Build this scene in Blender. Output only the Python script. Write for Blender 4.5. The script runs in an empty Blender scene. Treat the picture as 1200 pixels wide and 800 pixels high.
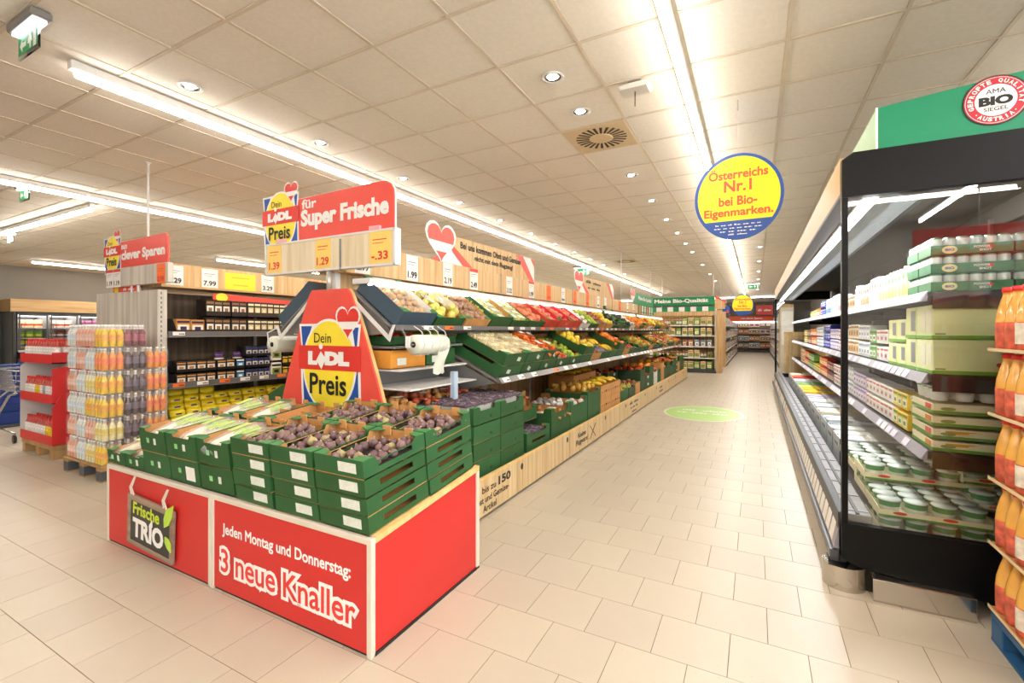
import bpy, bmesh, math, random
from mathutils import Matrix, Vector
R = math.radians
C = bpy.context.scene.collection
S = bpy.context.scene
# ------------------------------------------------------------------ camera, world, exposure
cam = bpy.data.cameras.new('camera'); co = bpy.data.objects.new('camera', cam); C.objects.link(co)
co.location = (0, 0, 1.39); co.rotation_euler = (R(90), 0, math.atan(285 / 538.))
cam.sensor_width = 36; cam.lens = 36 * 538 / 1200.; cam.shift_y = -13 / 1200.; cam.clip_start = .05; cam.clip_end = 200
S.camera = co
w = bpy.data.worlds.new('world'); S.world = w; w.use_nodes = True
w.node_tree.nodes['Background'].inputs[0].default_value = (1, .93, .84, 1)
w.node_tree.nodes['Background'].inputs[1].default_value = .5
S.view_settings.view_transform = 'Standard'; S.view_settings.look = 'None'
S.view_settings.exposure = 0.42; S.view_settings.gamma = 1
try: S.view_settings.use_curve_mapping = False
except Exception: pass
S.cycles.max_bounces = 6; S.cycles.diffuse_bounces = 4; S.cycles.glossy_bounces = 3
S.cycles.transparent_max_bounces = 12; S.cycles.transmission_bounces = 4
WARM = (1, .935, .86); COOL = (.93, .97, 1)
PW = 4.6                                                   # watts per metre of ceiling tube
def area(name, loc, sx, sy, power, col=WARM, rot=(0, 0, 0)):
    l = bpy.data.lights.new(name, 'AREA'); l.shape = 'RECTANGLE'; l.size = sx; l.size_y = sy; l.energy = power; l.color = col
    o = bpy.data.objects.new(name, l); o.location = loc; o.rotation_euler = rot; C.objects.link(o); return o
ZC = 3.33
# ceiling tubes: x0, y0, x1, y1 (z is just under the ceiling)
TUBES = [(-4.34, 1.42, -4.34, 25), (-.475, -4, -.475, 27), (-8.3, -3, -8.3, 22), (-8.95, 3.2, -15.2, 3.2), (-17.4, 4.9, -17.4, 12),
         (-12.5, 7, -12.5, 24), (-4.34, -5, -4.34, -.6), (-9, 29, 1.8, 29), (-3.4, -2.2, 3.0, -2.2), (2.45, -4, 2.45, 12)]  # last two are unseen, added to brighten the cabinet end and right ceiling
for i, (a, b, c, d) in enumerate(TUBES):
    L = abs(c - a) + abs(d - b); k = max(1, round(L / 8))
    for j in range(k):
        t0 = (j + .5) / k; x = a + (c - a) * t0; y = b + (d - b) * t0; l = L / k
        area('tube_light', (x, y, ZC - .118), .05 if a == c else l, l if a == c else .05, (PW if i else PW * 1.1) * (2.2 if i == 9 else 1) * l, COOL if i == 9 else WARM)
area('window_daylight', (3.6, -.8, 1.75), 2.3, 6.4, 230, (.80, .90, 1), (0, R(90), 0))  # cool light added outside the unseen front-right window
def em(c, s):
    m = bpy.data.materials.new('emit'); m.use_nodes = True; b = m.node_tree.nodes['Principled BSDF']
    b.inputs['Emission Color'].default_value = (*c, 1); b.inputs['Emission Strength'].default_value = s; b.inputs['Base Color'].default_value = (.8, .8, .8, 1); return m
# ------------------------------------------------------------------ materials
def lin(h):
    if not isinstance(h, str): return tuple(h)
    h = h.lstrip('#'); v = [int(h[i:i + 2], 16) / 255 for i in (0, 2, 4)]
    return tuple(x / 12.92 if x <= .04045 else ((x + .055) / 1.055) ** 2.4 for x in v)
_m = {}
def M(name, col, rough=.5, metal=0, var=0., scale=8., bump=0., stretch=None, objvar=0., coat=0., spec=.5):
    """procedural material: base colour broken up by noise (var), optionally stretched like grain, small bump"""
    if name in _m: return _m[name]
    m = bpy.data.materials.new(name); m.use_nodes = True; nt = m.node_tree; b = nt.nodes['Principled BSDF']; c = lin(col)
    b.inputs['Base Color'].default_value = (*c, 1); b.inputs['Roughness'].default_value = rough; b.inputs['Metallic'].default_value = metal
    b.inputs['Coat Weight'].default_value = coat; b.inputs['Specular IOR Level'].default_value = spec
    var = max(var, .04)
    tc = nt.nodes.new('ShaderNodeTexCoord'); mp = nt.nodes.new('ShaderNodeMapping'); nz = nt.nodes.new('ShaderNodeTexNoise')
    nt.links.new(tc.outputs['Object'], mp.inputs[0]); nt.links.new(mp.outputs[0], nz.inputs['Vector'])
    nz.inputs['Scale'].default_value = scale; nz.inputs['Detail'].default_value = 3
    if stretch: mp.inputs['Scale'].default_value = stretch
    rp = nt.nodes.new('ShaderNodeValToRGB'); nt.links.new(nz.outputs[0], rp.inputs[0])
    rp.color_ramp.elements[0].position = .3; rp.color_ramp.elements[1].position = .7
    rp.color_ramp.elements[0].color = (*[x * (1 - var) for x in c], 1); rp.color_ramp.elements[1].color = (*[min(1, x * (1 + var * .6)) for x in c], 1)
    out = rp.outputs[0]
    if objvar:
        oi = nt.nodes.new('ShaderNodeObjectInfo'); hs = nt.nodes.new('ShaderNodeHueSaturation'); mr = nt.nodes.new('ShaderNodeMapRange'); mh = nt.nodes.new('ShaderNodeMapRange')
        nt.links.new(oi.outputs['Random'], mr.inputs[0]); mr.inputs[3].default_value = 1 - objvar; mr.inputs[4].default_value = 1 + objvar
        nt.links.new(oi.outputs['Random'], mh.inputs[0]); mh.inputs[3].default_value = .5 - objvar * .06; mh.inputs[4].default_value = .5 + objvar * .06
        nt.links.new(mr.outputs[0], hs.inputs['Value']); nt.links.new(mh.outputs[0], hs.inputs['Hue']); nt.links.new(out, hs.inputs['Color']); out = hs.outputs[0]
    nt.links.new(out, b.inputs['Base Color'])
    if bump:
        bp = nt.nodes.new('ShaderNodeBump'); bp.inputs['Strength'].default_value = bump; bp.inputs['Distance'].default_value = .01
        nt.links.new(nz.outputs[0], bp.inputs['Height']); nt.links.new(bp.outputs[0], b.inputs['Normal'])
    _m[name] = m; return m
def glassmat(name, tint=(1, 1, 1), k=1.5, rough=.02):
    if name in _m: return _m[name]
    m = bpy.data.materials.new(name); m.use_nodes = True; nt = m.node_tree; nt.nodes.clear()
    o = nt.nodes.new('ShaderNodeOutputMaterial'); mx = nt.nodes.new('ShaderNodeMixShader'); t = nt.nodes.new('ShaderNodeBsdfTransparent'); g = nt.nodes.new('ShaderNodeBsdfGlossy')
    fr = nt.nodes.new('ShaderNodeFresnel'); mu = nt.nodes.new('ShaderNodeMath'); mu.operation = 'MULTIPLY'; mu.inputs[1].default_value = k; mu.use_clamp = True
    t.inputs[0].default_value = (*tint, 1); g.inputs['Roughness'].default_value = rough; fr.inputs[0].default_value = 1.5
    nt.links.new(fr.outputs[0], mu.inputs[0]); nt.links.new(mu.outputs[0], mx.inputs[0]); nt.links.new(t.outputs[0], mx.inputs[1]); nt.links.new(g.outputs[0], mx.inputs[2]); nt.links.new(mx.outputs[0], o.inputs[0])
    _m[name] = m; return m
def film(name, col=(1, 1, 1), a=.25, rough=.12):
    """thin cling film: mostly see-through with glossy sheen"""
    if name in _m: return _m[name]
    m = bpy.data.materials.new(name); m.use_nodes = True; b = m.node_tree.nodes['Principled BSDF']
    b.inputs['Base Color'].default_value = (*lin(col), 1); b.inputs['Alpha'].default_value = a; b.inputs['Roughness'].default_value = rough
    _m[name] = m; return m
RED = M('red_panel', '#cd2b27', .42, var=.05, scale=2); REDF = M('red_print', '#e2382f', .4); SALMON = M('salmon_red', '#ef5446', .4)
WHITE = M('white_print', '#f4f2ee', .5); BLACK = M('black_print', '#191817', .5); YEL = M('yellow_print', '#ffe53a', .45); BLUE = M('blue_print', '#1d4fa3', .4)
ORANGE = M('orange_card', '#ff7a2e', .5); YCARD = M('yellow_card', '#ffd670', .5); ALU = M('brushed_aluminium', '#c9c4bb', .35, .5, .06, 30, stretch=(1, 1, 20))
WHM = M('white_metal', '#e6e3de', .4); DKG = M('dark_grey_metal', '#4a4a4c', .45, .3); GRY = M('grey_metal', '#8d8b89', .4, .4); BLK = M('black_plastic', '#0e0e10', .28)
def woodmat(name, c1, c2, axis='z', s=1.):
    m = bpy.data.materials.new(name); m.use_nodes = True; nt = m.node_tree; b = nt.nodes['Principled BSDF']; b.inputs['Roughness'].default_value = .5
    tc = nt.nodes.new('ShaderNodeTexCoord'); mp = nt.nodes.new('ShaderNodeMapping'); nz = nt.nodes.new('ShaderNodeTexNoise'); rp = nt.nodes.new('ShaderNodeValToRGB')
    nt.links.new(tc.outputs['Object'], mp.inputs[0]); nt.links.new(mp.outputs[0], nz.inputs['Vector']); nt.links.new(nz.outputs[0], rp.inputs[0]); nt.links.new(rp.outputs[0], b.inputs['Base Color'])
    mp.inputs['Scale'].default_value = {'z': (9, 9, .5), 'y': (9, .5, 9), 'x': (.5, 9, 9)}[axis]; nz.inputs['Scale'].default_value = 2.2 * s; nz.inputs['Detail'].default_value = 6
    rp.color_ramp.elements[0].position = .35; rp.color_ramp.elements[1].position = .65; rp.color_ramp.elements[0].color = (*lin(c1), 1); rp.color_ramp.elements[1].color = (*lin(c2), 1)
    _m[name] = m; return m
WOOD = woodmat('light_oak', '#c99e67', '#e4c391'); WOODP = woodmat('plinth_oak', '#cfae7c', '#e6cd9f'); WOODG = woodmat('greyed_oak', '#b9b2a5', '#d6cfc3'); WOODD = woodmat('dark_back_panel', '#5d4d3c', '#7a6650')
WOODY = woodmat('long_grain_oak', '#c99e67', '#dfbb88', 'y'); EDGE = woodmat('board_edge', '#e0b56e', '#efcb8c'); WOODR = woodmat('rustic_wood', '#7c6655', '#a08a76', 'x')
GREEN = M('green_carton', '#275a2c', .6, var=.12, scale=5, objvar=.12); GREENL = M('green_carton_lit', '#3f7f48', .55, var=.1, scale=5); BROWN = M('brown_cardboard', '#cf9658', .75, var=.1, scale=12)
# ------------------------------------------------------------------ mesh builder
class MB:
    def __init__(s): s.v = []; s.f = []; s.m = []; s.T = Matrix.Identity(4)
    def add(s, vs, fs, m=0):
        o = len(s.v); s.v += [tuple(s.T @ Vector(p)) for p in vs]; s.f += [tuple(i + o for i in f) for f in fs]
        s.m += (m if isinstance(m, list) else [m] * len(fs)); return s
    def box(s, x0, x1, y0, y1, z0, z1, m=0, b=0):
        if b:
            b = min(b, abs(x1 - x0) * .45, abs(y1 - y0) * .45, abs(z1 - z0) * .45)
            P = []
            for z, i in ((z0, b), (z0 + b, 0), (z1 - b, 0), (z1, b)):
                if i: c = [(x0 + b, y0 + b), (x1 - b, y0 + b), (x1 - b, y0 + b), (x1 - b, y1 - b), (x1 - b, y1 - b), (x0 + b, y1 - b), (x0 + b, y1 - b), (x0 + b, y0 + b)]
                else: c = [(x0 + b, y0), (x1 - b, y0), (x1, y0 + b), (x1, y1 - b), (x1 - b, y1), (x0 + b, y1), (x0, y1 - b), (x0, y0 + b)]
                P.append([(x, y, z) for x, y in c])
            vs = P[1] + P[2] + [P[0][0], P[0][2], P[0][4], P[0][6], P[3][0], P[3][2], P[3][4], P[3][6]]
            fs = [(i, (i + 1) % 8, 8 + (i + 1) % 8, 8 + i) for i in range(8)] + [(19, 18, 17, 16), (20, 21, 22, 23)]
            for j in range(4):
                a, c2 = 2 * j, 2 * j + 1; n = (2 * j + 2) % 8
                fs += [(16 + j, 16 + (j + 1) % 4, c2, a), (16 + (j + 1) % 4, n, c2), (8 + a, 8 + c2, 20 + (j + 1) % 4, 20 + j), (8 + c2, 8 + n, 20 + (j + 1) % 4)]
            return s.add(vs, fs, m)
        return s.add([(x0, y0, z0), (x1, y0, z0), (x1, y1, z0), (x0, y1, z0), (x0, y0, z1), (x1, y0, z1), (x1, y1, z1), (x0, y1, z1)],
                     [(3, 2, 1, 0), (4, 5, 6, 7), (0, 1, 5, 4), (1, 2, 6, 5), (2, 3, 7, 6), (3, 0, 4, 7)], m)
    def poly(s, P, z0, z1, m=0, axis='z', back=None):
        """prism of a 2D outline; axis says which world axis it is extruded along"""
        f = {'z': lambda a, b, c: (a, b, c), 'y': lambda a, b, c: (a, c, b), 'x': lambda a, b, c: (c, a, b)}[axis]
        n = len(P); vs = [f(a, b, z0) for a, b in P] + [f(a, b, z1) for a, b in P]
        return s.add(vs, [tuple(range(n))[::-1], tuple(range(n, 2 * n))] + [(i, (i + 1) % n, n + (i + 1) % n, n + i) for i in range(n)], [back if back is not None else m] + [m] * (n + 1))
    def lathe(s, prof, n=12, m=0, c=(0, 0, 0), ms=None, cap=True):
        vs = []; fs = []; mm = []
        for r, z in prof: vs += [(c[0] + r * math.cos(2 * math.pi * k / n), c[1] + r * math.sin(2 * math.pi * k / n), c[2] + z) for k in range(n)]
        for i in range(len(prof) - 1):
            for k in range(n): fs.append((i * n + k, i * n + (k + 1) % n, (i + 1) * n + (k + 1) % n, (i + 1) * n + k)); mm.append(ms[i] if ms else m)
        if cap:
            fs += [tuple(range(n))[::-1], tuple(range((len(prof) - 1) * n, len(prof) * n))]; mm += [ms[0] if ms else m, ms[-1] if ms else m]
        return s.add(vs, fs, mm)
    def tube(s, pts, r, n=6, m=0, rr=None):
        P = [Vector(p) for p in pts]; vs = []; fs = []; u = None
        for i, p in enumerate(P):
            t = (P[min(i + 1, len(P) - 1)] - P[max(i - 1, 0)]).normalized()
            u = (Vector((0, 0, 1)) if abs(t.z) < .9 else Vector((1, 0, 0))) if u is None else u
            u = (u - t * u.dot(t)).normalized(); w_ = t.cross(u); q = rr[i] if rr else r
            vs += [tuple(p + (u * math.cos(2 * math.pi * k / n) + w_ * math.sin(2 * math.pi * k / n)) * q) for k in range(n)]
        for i in range(len(P) - 1):
            for k in range(n): fs.append((i * n + k, i * n + (k + 1) % n, (i + 1) * n + (k + 1) % n, (i + 1) * n + k))
        fs += [tuple(range(n))[::-1], tuple(range((len(P) - 1) * n, len(P) * n))]
        return s.add(vs, fs, m)
    def mesh(s, name, mats, smooth=False):
        me = bpy.data.meshes.new(name); me.from_pydata(s.v, [], s.f)
        for x in (mats if isinstance(mats, (list, tuple)) else [mats]): me.materials.append(x)
        me.polygons.foreach_set('material_index', s.m)
        if smooth: me.polygons.foreach_set('use_smooth', [True] * len(s.f))
        me.update(); return me
    def build(s, name, mats, parent=None, smooth=False, loc=(0, 0, 0), rot=(0, 0, 0)): return inst(name, s.mesh(name, mats, smooth), parent, loc, rot)
def inst(name, me, parent=None, loc=(0, 0, 0), rot=(0, 0, 0), sc=None):
    o = bpy.data.objects.new(name, me); C.objects.link(o); o.parent = parent; o.location = loc; o.rotation_euler = rot
    if sc: o.scale = sc if isinstance(sc, tuple) else (sc,) * 3
    return o
def tag(o, label, cat, group=None, kind=None):
    o['label'] = label; o['category'] = cat
    if group: o['group'] = group
    if kind: o['kind'] = kind
    return o
def thing(name, label, cat, loc=(0, 0, 0), rot=(0, 0, 0), group=None): return tag(inst(name, None, None, loc, rot), label, cat, group)
def struct(o): o['kind'] = 'structure'; return o
def stuff(o): o['kind'] = 'stuff'; return o
ORD = ['nearest', 'second', 'third', 'fourth', 'fifth', 'sixth', 'seventh', 'eighth', 'ninth', 'tenth', 'eleventh', 'twelfth', 'thirteenth', 'fourteenth', 'fifteenth', 'sixteenth', 'seventeenth', 'eighteenth', 'nineteenth', 'twentieth',
       'twenty-first', 'twenty-second', 'twenty-third', 'twenty-fourth', 'twenty-fifth', 'twenty-sixth', 'twenty-seventh', 'twenty-eighth', 'twenty-ninth', 'thirtieth', 'thirty-first', 'thirty-second', 'thirty-third', 'thirty-fourth', 'thirty-fifth', 'thirty-sixth', 'thirty-seventh', 'thirty-eighth', 'thirty-ninth', 'fortieth']
# ------------------------------------------------------------------ lettering and flat print
_t = {}
def raw_text(s, bev):
    cu = bpy.data.curves.new('t', 'FONT'); cu.body = s; cu.resolution_u = 3; cu.extrude = 0; cu.bevel_depth = bev; cu.bevel_resolution = 1
    o = bpy.data.objects.new('t', cu); C.objects.link(o); me = bpy.data.meshes.new_from_object(o.evaluated_get(bpy.context.evaluated_depsgraph_get()))
    bpy.data.objects.remove(o); bpy.data.curves.remove(cu); return me
def text_mesh(s, mat, bold=.0, base_fit=False):
    """flat lettering scaled to a unit box; bold swells the strokes outward (base_fit keeps the size of the unswollen text, for outlines)"""
    k = (s, mat.name, bold, base_fit)
    if k in _t: return _t[k]
    if s[0] == '~':                                       # print too small to read in the photograph: word-like strokes, no letters
        n = int(s[1:]); b = MB(); rs = random.Random(n * 7); x = 0; W = [rs.uniform(.6, 1.4) for _ in range(n)]; u = 1 / (sum(W) + .35 * (n - 1))
        for q in W:
            m_ = max(2, int(q * u * 14))
            for i in range(m_):
                x0 = x + q * u * i / m_; x1 = x0 + q * u / m_ * .62; h = rs.choice([.62, .7, .95, .66]); b.add([(x0, .1, 0), (x1, .1, 0), (x1, h, 0), (x0, h, 0)], [(0, 1, 2, 3)]); b.add([(x0, .32, .0001), (x0 + q * u / m_, .32, .0001), (x0 + q * u / m_, .5, .0001), (x0, .5, .0001)], [(0, 1, 2, 3)])
            x += (q + .35) * u
        me = b.mesh('lettering', [mat]); _t[k] = me; return me
    me = raw_text(s, bold); ref = raw_text(s, 0) if base_fit else me; me.materials.clear(); me.materials.append(mat); me.name = 'lettering'
    xs = [v.co.x for v in ref.vertices]; ys = [v.co.y for v in ref.vertices]; x0, x1, y0, y1 = min(xs), max(xs), min(ys), max(ys)
    for v in me.vertices: v.co.x = (v.co.x - x0) / (x1 - x0); v.co.y = (v.co.y - y0) / (y1 - y0); v.co.z = (v.co.z / bold + 1) * .0004 if bold else 0
    me.polygons.foreach_set('use_smooth', [False] * len(me.polygons)); me.update(); _t[k] = me; return me
ROT = {'F': (R(90), 0, 0), 'S': (R(90), 0, R(90)), 'W': (R(90), 0, R(-90)), 'B': (R(90), 0, R(180)), 'U': (0, 0, 0)}
def put(face, a, z, p):
    """point on a vertical face: F faces the camera side (-y), S faces the aisle (+x), W faces -x, B faces +y. a runs along it, p is its plane"""
    return {'F': (a, p, z), 'S': (p, a, z), 'W': (p, a, z), 'B': (a, p, z)}[face]
def text(s, face, a, z, w_, h, p, mat, parent, bold=.02, name='lettering', tilt=0):
    r = ROT[face]
    return inst(name, text_mesh(s, mat, bold), parent, put(face, a, z, p), (r[0], tilt, r[2]) if face in 'F' else r, (w_, h, 1))
def outlined(s, face, a, z, w_, h, p, mat, mat2, parent, e):
    inst('lettering_outline', text_mesh(s, mat2, e, True), parent, put(face, a, z, p), ROT[face], (w_, h, 1))
    q = put(face, a, z, p); n = {'F': (0, -.0014, 0), 'S': (.0014, 0, 0)}[face]
    inst('lettering', text_mesh(s, mat, .015, True), parent, tuple(q[i] + n[i] for i in range(3)), ROT[face], (w_, h, 1))
def flat(polys, name, face, a, z, p, mats, parent, sc=1.):
    """flat printed shapes: each (outline, material index, layer); layers are fractions of a millimetre apart"""
    b = MB()
    for P, m, ly in polys: b.poly([(x * sc, y * sc) for x, y in P], 0 if ly == 0 else ly * .0008, .001 + ly * .0008, m)
    return b.build(name, mats, parent, loc=put(face, a, z, p), rot=ROT[face])
def rect(x0, x1, y0, y1): return [(x0, y0), (x1, y0), (x1, y1), (x0, y1)]
def disc(cx, cy, rx, ry=None, n=32, a0=0, a1=360): return [(cx + rx * math.cos(R(a0 + (a1 - a0) * k / n)), cy + (ry or rx) * math.sin(R(a0 + (a1 - a0) * k / n))) for k in range(n + (0 if a1 - a0 == 360 else 1))]
def heart(cx, cy, w_, h, n=28):
    P = []
    for k in range(n):
        t = 2 * math.pi * k / n; P.append((cx + w_ * .5 * math.sin(t) ** 3, cy + h * .5 * (13 * math.cos(t) - 5 * math.cos(2 * t) - 2 * math.cos(3 * t) - math.cos(4 * t) + 2.5) / 14.5))
    return P[::-1]
def clipy(P, y0, y1):
    for lim, sg in ((y0, 1), (y1, -1)):
        Q = []
        for i in range(len(P)):
            a, b = P[i], P[(i + 1) % len(P)]; ia, ib = (a[1] - lim) * sg >= 0, (b[1] - lim) * sg >= 0
            if ia: Q.append(a)
            if ia != ib: t = (lim - a[1]) / (b[1] - a[1]); Q.append((a[0] + (b[0] - a[0]) * t, lim))
        P = Q
    return P
def heart_polys(cx, cy, w_, h, base=0, ly=1):
    """red-white-red heart on a white outline, material indices base=red base+1=white"""
    H = heart(cx, cy, w_, h); y = lambda f: cy - h * .5 + h * f
    return [(heart(cx, cy, w_ * 1.14, h * 1.14), base + 1, ly), (clipy(H, y(.55), y(2)), base, ly + 1), (clipy(H, y(-1), y(.28)), base, ly + 1)]
def price_logo(face, a, z, w_, p, parent, ly=0):
    """round yellow price badge on blue corners with red band and heart; a,z is the centre, w_ the width"""
    s_ = w_
    P = [([(-.54, .47), (-.2, .47), (-.47, .0)], 3, 0), ([(.54, .46), (.3, .46), (.48, .0)], 3, 0), ([(-.51, -.05), (-.48, -.66), (-.02, -.68)], 3, 0), ([(.53, -.05), (.54, -.55), (.16, -.64)], 3, 0),
         ([(-.5, .44), (-.3, .44), (-.46, .1)], 2, 1), ([(.5, .42), (.4, .42), (.46, .1)], 2, 1),
         ([(-.47, -.1), (-.44, -.62), (-.1, -.64)], 2, 1), ([(.49, -.1), (.5, -.5), (.22, -.58)], 2, 1),
         (disc(0, -.04, .47, .57, 40), 3, 2), (disc(0, -.04, .44, .54, 40), 1, 3), (rect(-.54, .54, -.1, .2), 0, 4)]
    P += heart_polys(.33, .47, .36, .36, 0, 5)[:1]; H = heart(.33, .47, .36, .36)
    P = [(q, m, l) for q, m, l in P]; P[-1] = (P[-1][0], 3, 5); P += [(clipy(H, .49, 2), 0, 6), (clipy(H, -1, .40), 0, 6)]
    o = flat(P, 'price_badge', face, a, z, p, [REDF, YEL, BLUE, WHITE], parent, s_)
    f = -.0075
    def t(s, x, y, ww, hh, mat, b): inst('lettering', text_mesh(s, mat, b), o, (x * s_, y * s_, .0075), (0, 0, 0), (ww * s_, hh * s_, 1))
    t('Dein', -.25, .235, .3, .12, BLACK, 0); t('L', -.36, -.04, .17, .17, WHITE, .09); t('DL', -.06, -.04, .42, .17, WHITE, .09)
    b = MB(); b.poly([(x * s_, y * s_) for x, y in [(-.13, .13), (-.04, .04), (-.12, -.09), (-.21, .02)]], .0066, .0076, 0); b.poly([(x * s_, y * s_) for x, y in disc(-.13, .19, .035, .035, 12)], .0066, .0076, 0); b.build('lettering', [WHITE], o); t('Preis', -.33, -.40, .64, .26, BLACK, .02)
    return o
# ------------------------------------------------------------------ the hall: floor, ceiling, walls
random.seed(7)
TILE = M('floor_tile', '#c0b4a0', .36, var=.05, scale=3, objvar=.03); GROUT = M('grout', '#6f5c45', .8)
def tile_material(m):
    nt = m.node_tree; b = nt.nodes['Principled BSDF']; src = b.inputs['Base Color'].links[0].from_socket
    tc = nt.nodes.new('ShaderNodeTexCoord'); v = nt.nodes.new('ShaderNodeTexVoronoi'); v.inputs['Scale'].default_value = 22; nt.links.new(tc.outputs['Object'], v.inputs['Vector'])
    rp = nt.nodes.new('ShaderNodeValToRGB'); rp.color_ramp.elements[0].position = .06; rp.color_ramp.elements[1].position = .12
    rp.color_ramp.elements[0].color = (.55, .55, .55, 1); rp.color_ramp.elements[1].color = (0, 0, 0, 1); nt.links.new(v.outputs['Distance'], rp.inputs[0])
    mx = nt.nodes.new('ShaderNodeMixRGB'); mx.inputs['Color2'].default_value = (*lin('#c4a069'), 1); nt.links.new(rp.outputs[0], mx.inputs['Fac']); nt.links.new(src, mx.inputs['Color1']); nt.links.new(mx.outputs[0], b.inputs['Base Color'])
tile_material(TILE)
fl = struct(MB().box(-20, 3.2, -4.5, 37, -.06, -.0015).build('floor', [GROUT]))
T_ = .30; tm = {}
def tile_mesh(wd):
    if wd not in tm: tm[wd] = MB().box(.0014, wd - .0014, .0014, T_ - .0014, -.008, 0, 0, .0006).mesh('floor_tile', [TILE])
    return tm[wd]
th = math.atan(285 / 538.)
def px(X, Y, Z):
    d = -math.sin(th) * X + math.cos(th) * Y; r = math.cos(th) * X + math.sin(th) * Y
    return (600 + 538 * r / d, 387 - 538 * (Z - 1.39) / d, d) if d > .05 else (None, None, d)
tiles = []
for j in range(-3, 122):
    for i in range(-66, 11):
        x = -.1 + i * T_ + (.15 if j % 2 else 0); y = .229 + j * T_
        u, v, d = px(x + .15, y + .15, 0)
        if u is None: continue
        if -260 < u < 1460 and v < 1150: tiles.append((d, x, y, -40 < u < 1240 and v < 840))
tiles.sort(key=lambda t: (not t[3], t[0]))
rest = MB()
for k, (d, x, y, vis) in enumerate(tiles):
    if k < 300: inst('floor_tile', tile_mesh(T_), fl, (x, y, 0))
    elif d < 26: rest.add([(x + .0014, y + .0014, 0), (x + T_ - .0014, y + .0014, 0), (x + T_ - .0014, y + T_ - .0014, 0), (x + .0014, y + T_ - .0014, 0)], [(0, 1, 2, 3)])
rest.box(-20, 3.2, 21, 37, -.001, -.0005)
stuff(rest.build('floor_tiles_beyond', [TILE], fl))
CT = M('ceiling_tile', '#efe8db', .9, var=.02, scale=40, bump=.1); TB = M('ceiling_grid_bar', '#dccfbb', .7)
ce = struct(MB().box(-20, 3.4, -4.5, 37, ZC + .03, ZC + .1).build('ceiling', [CT]))
G = .625; X0 = -1.057; Y0 = 2.953; gr = MB(); cts = []
for i in range(-30, 7):
    x = X0 + i * G
    if -20 < x < 3.2: gr.box(x - .012, x + .012, -4.5, 37, ZC - .001, ZC + .02)
for j in range(-11, 55):
    y = Y0 + j * G
    gr.box(-20, 3.2, y - .012, y + .012, ZC - .0012, ZC + .02)
stuff(gr.build('ceiling_grid', [TB], ce))
HOLE = (-1.057 - G, Y0 + 2 * G)                             # the air outlet takes one panel's place
ctm = MB().box(.013, G - .013, .013, G - .013, ZC + .004, ZC + .018, 0, .003).mesh('ceiling_panel', [CT])
for i in range(-30, 7):
    for j in range(-11, 55):
        x, y = X0 + i * G, Y0 + j * G
        if not (-20 < x < 3.1): continue
        u, v, d = px(x + .31, y + .31, ZC)
        if abs(x - HOLE[0]) < .1 and abs(y - HOLE[1]) < .1: continue
        cts.append((not (u is not None and -60 < u < 1260 and v > -60), d if d > 0 else 50, x, y))
cts.sort(); rest = MB()
for k, (q, d, x, y) in enumerate(cts):
    if k < 300: inst('ceiling_panel', ctm, ce, (x, y, 0))
    else: rest.box(x + .013, x + G - .013, y + .013, y + G - .013, ZC + .004, ZC + .018)
stuff(rest.build('ceiling_panels_beyond', [CT], ce))
WG = M('grey_wall', '#9a958c', .8, var=.03, scale=2); WL = M('light_wall', '#d9d2c6', .8)
wl = struct(MB().box(-19.9, -19.7, -4.5, 37, 0, ZC).build('wall_left', [WG])); struct(MB().box(-20, 3.2, 36, 36.2, 0, ZC).build('wall_back', [WG]))
struct(MB().box(3.2, 3.4, 3.1, 36, 0, ZC).build('wall_right', [WL])); struct(MB().box(-20, 3.4, -4.7, -4.5, 0, ZC).build('wall_front', [WL]))
struct(MB().box(3.2, 3.4, -4.5, 3.1, 0, .5).box(3.2, 3.4, -4.5, 3.1, 2.95, ZC).box(3.2, 3.4, -4.5, -4.1, .5, 2.95).box(3.2, 3.4, 2.5, 3.1, .5, 2.95).build('wall_right_front', [WL]))
wn = struct(MB().box(3.27, 3.33, -4.1, -4.03, .5, 2.95).box(3.27, 3.33, 2.43, 2.5, .5, 2.95).box(3.27, 3.33, -4.1, 2.5, .5, .57).box(3.27, 3.33, -4.1, 2.5, 2.88, 2.95).box(3.27, 3.33, -1.9, -1.84, .5, 2.95).box(3.27, 3.33, .3, .36, .5, 2.95).build('window_1', [WHM]))  # unseen window, added to give the right side its cooler light
MB().box(3.295, 3.305, -4.05, 2.45, .55, 2.9).build('window_pane', [glassmat('window_glass')], wn)
struct(MB().box(-19.7, -18.9, 3.6, 4.55, 0, ZC).build('wall_left_corner', [M('pale_wall', '#b9b3a2', .8)]))
# ------------------------------------------------------------------ ceiling fittings
TUBE = em((1, .935, .86), 20); TUBEC = em((.95, .98, 1), 6)
names = ['long ceiling light over the fruit and vegetable display', 'long ceiling light above the tiled aisle on the right', 'long ceiling light left of the hanging rod, second from the left edge', 'short ceiling light set crosswise at the far left',
         'ceiling light nearest the grey left wall', 'ceiling light over the freezer aisle behind the others', 'ceiling light behind the camera side of the produce row', 'crosswise ceiling light at the far end of the aisle', 'crosswise ceiling light behind the camera', 'ceiling light right of the camera by the side wall']
for k, (a, b, c, d) in enumerate(TUBES):
    t = thing('ceiling_light', 'white ' + names[k], 'ceiling light', (a, b, 0)); lx, ly = c - a, d - b
    if lx == 0: MB().box(-.035, .035, 0, ly, ZC - .065, ZC - .002, 0, .004).build('housing', [WHM], t); MB().box(-.024, .024, .03, ly - .03, ZC - .112, ZC - .065, 0, .012).build('diffuser', [TUBE], t)
    else:
        e0, e1 = min(0, lx), max(0, lx)
        MB().box(e0, e1, -.035, .035, ZC - .065, ZC - .002, 0, .004).build('housing', [WHM], t); MB().box(e0 + .03, e1 - .03, -.024, .024, ZC - .112, ZC - .065, 0, .012).build('diffuser', [TUBE], t)
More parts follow.
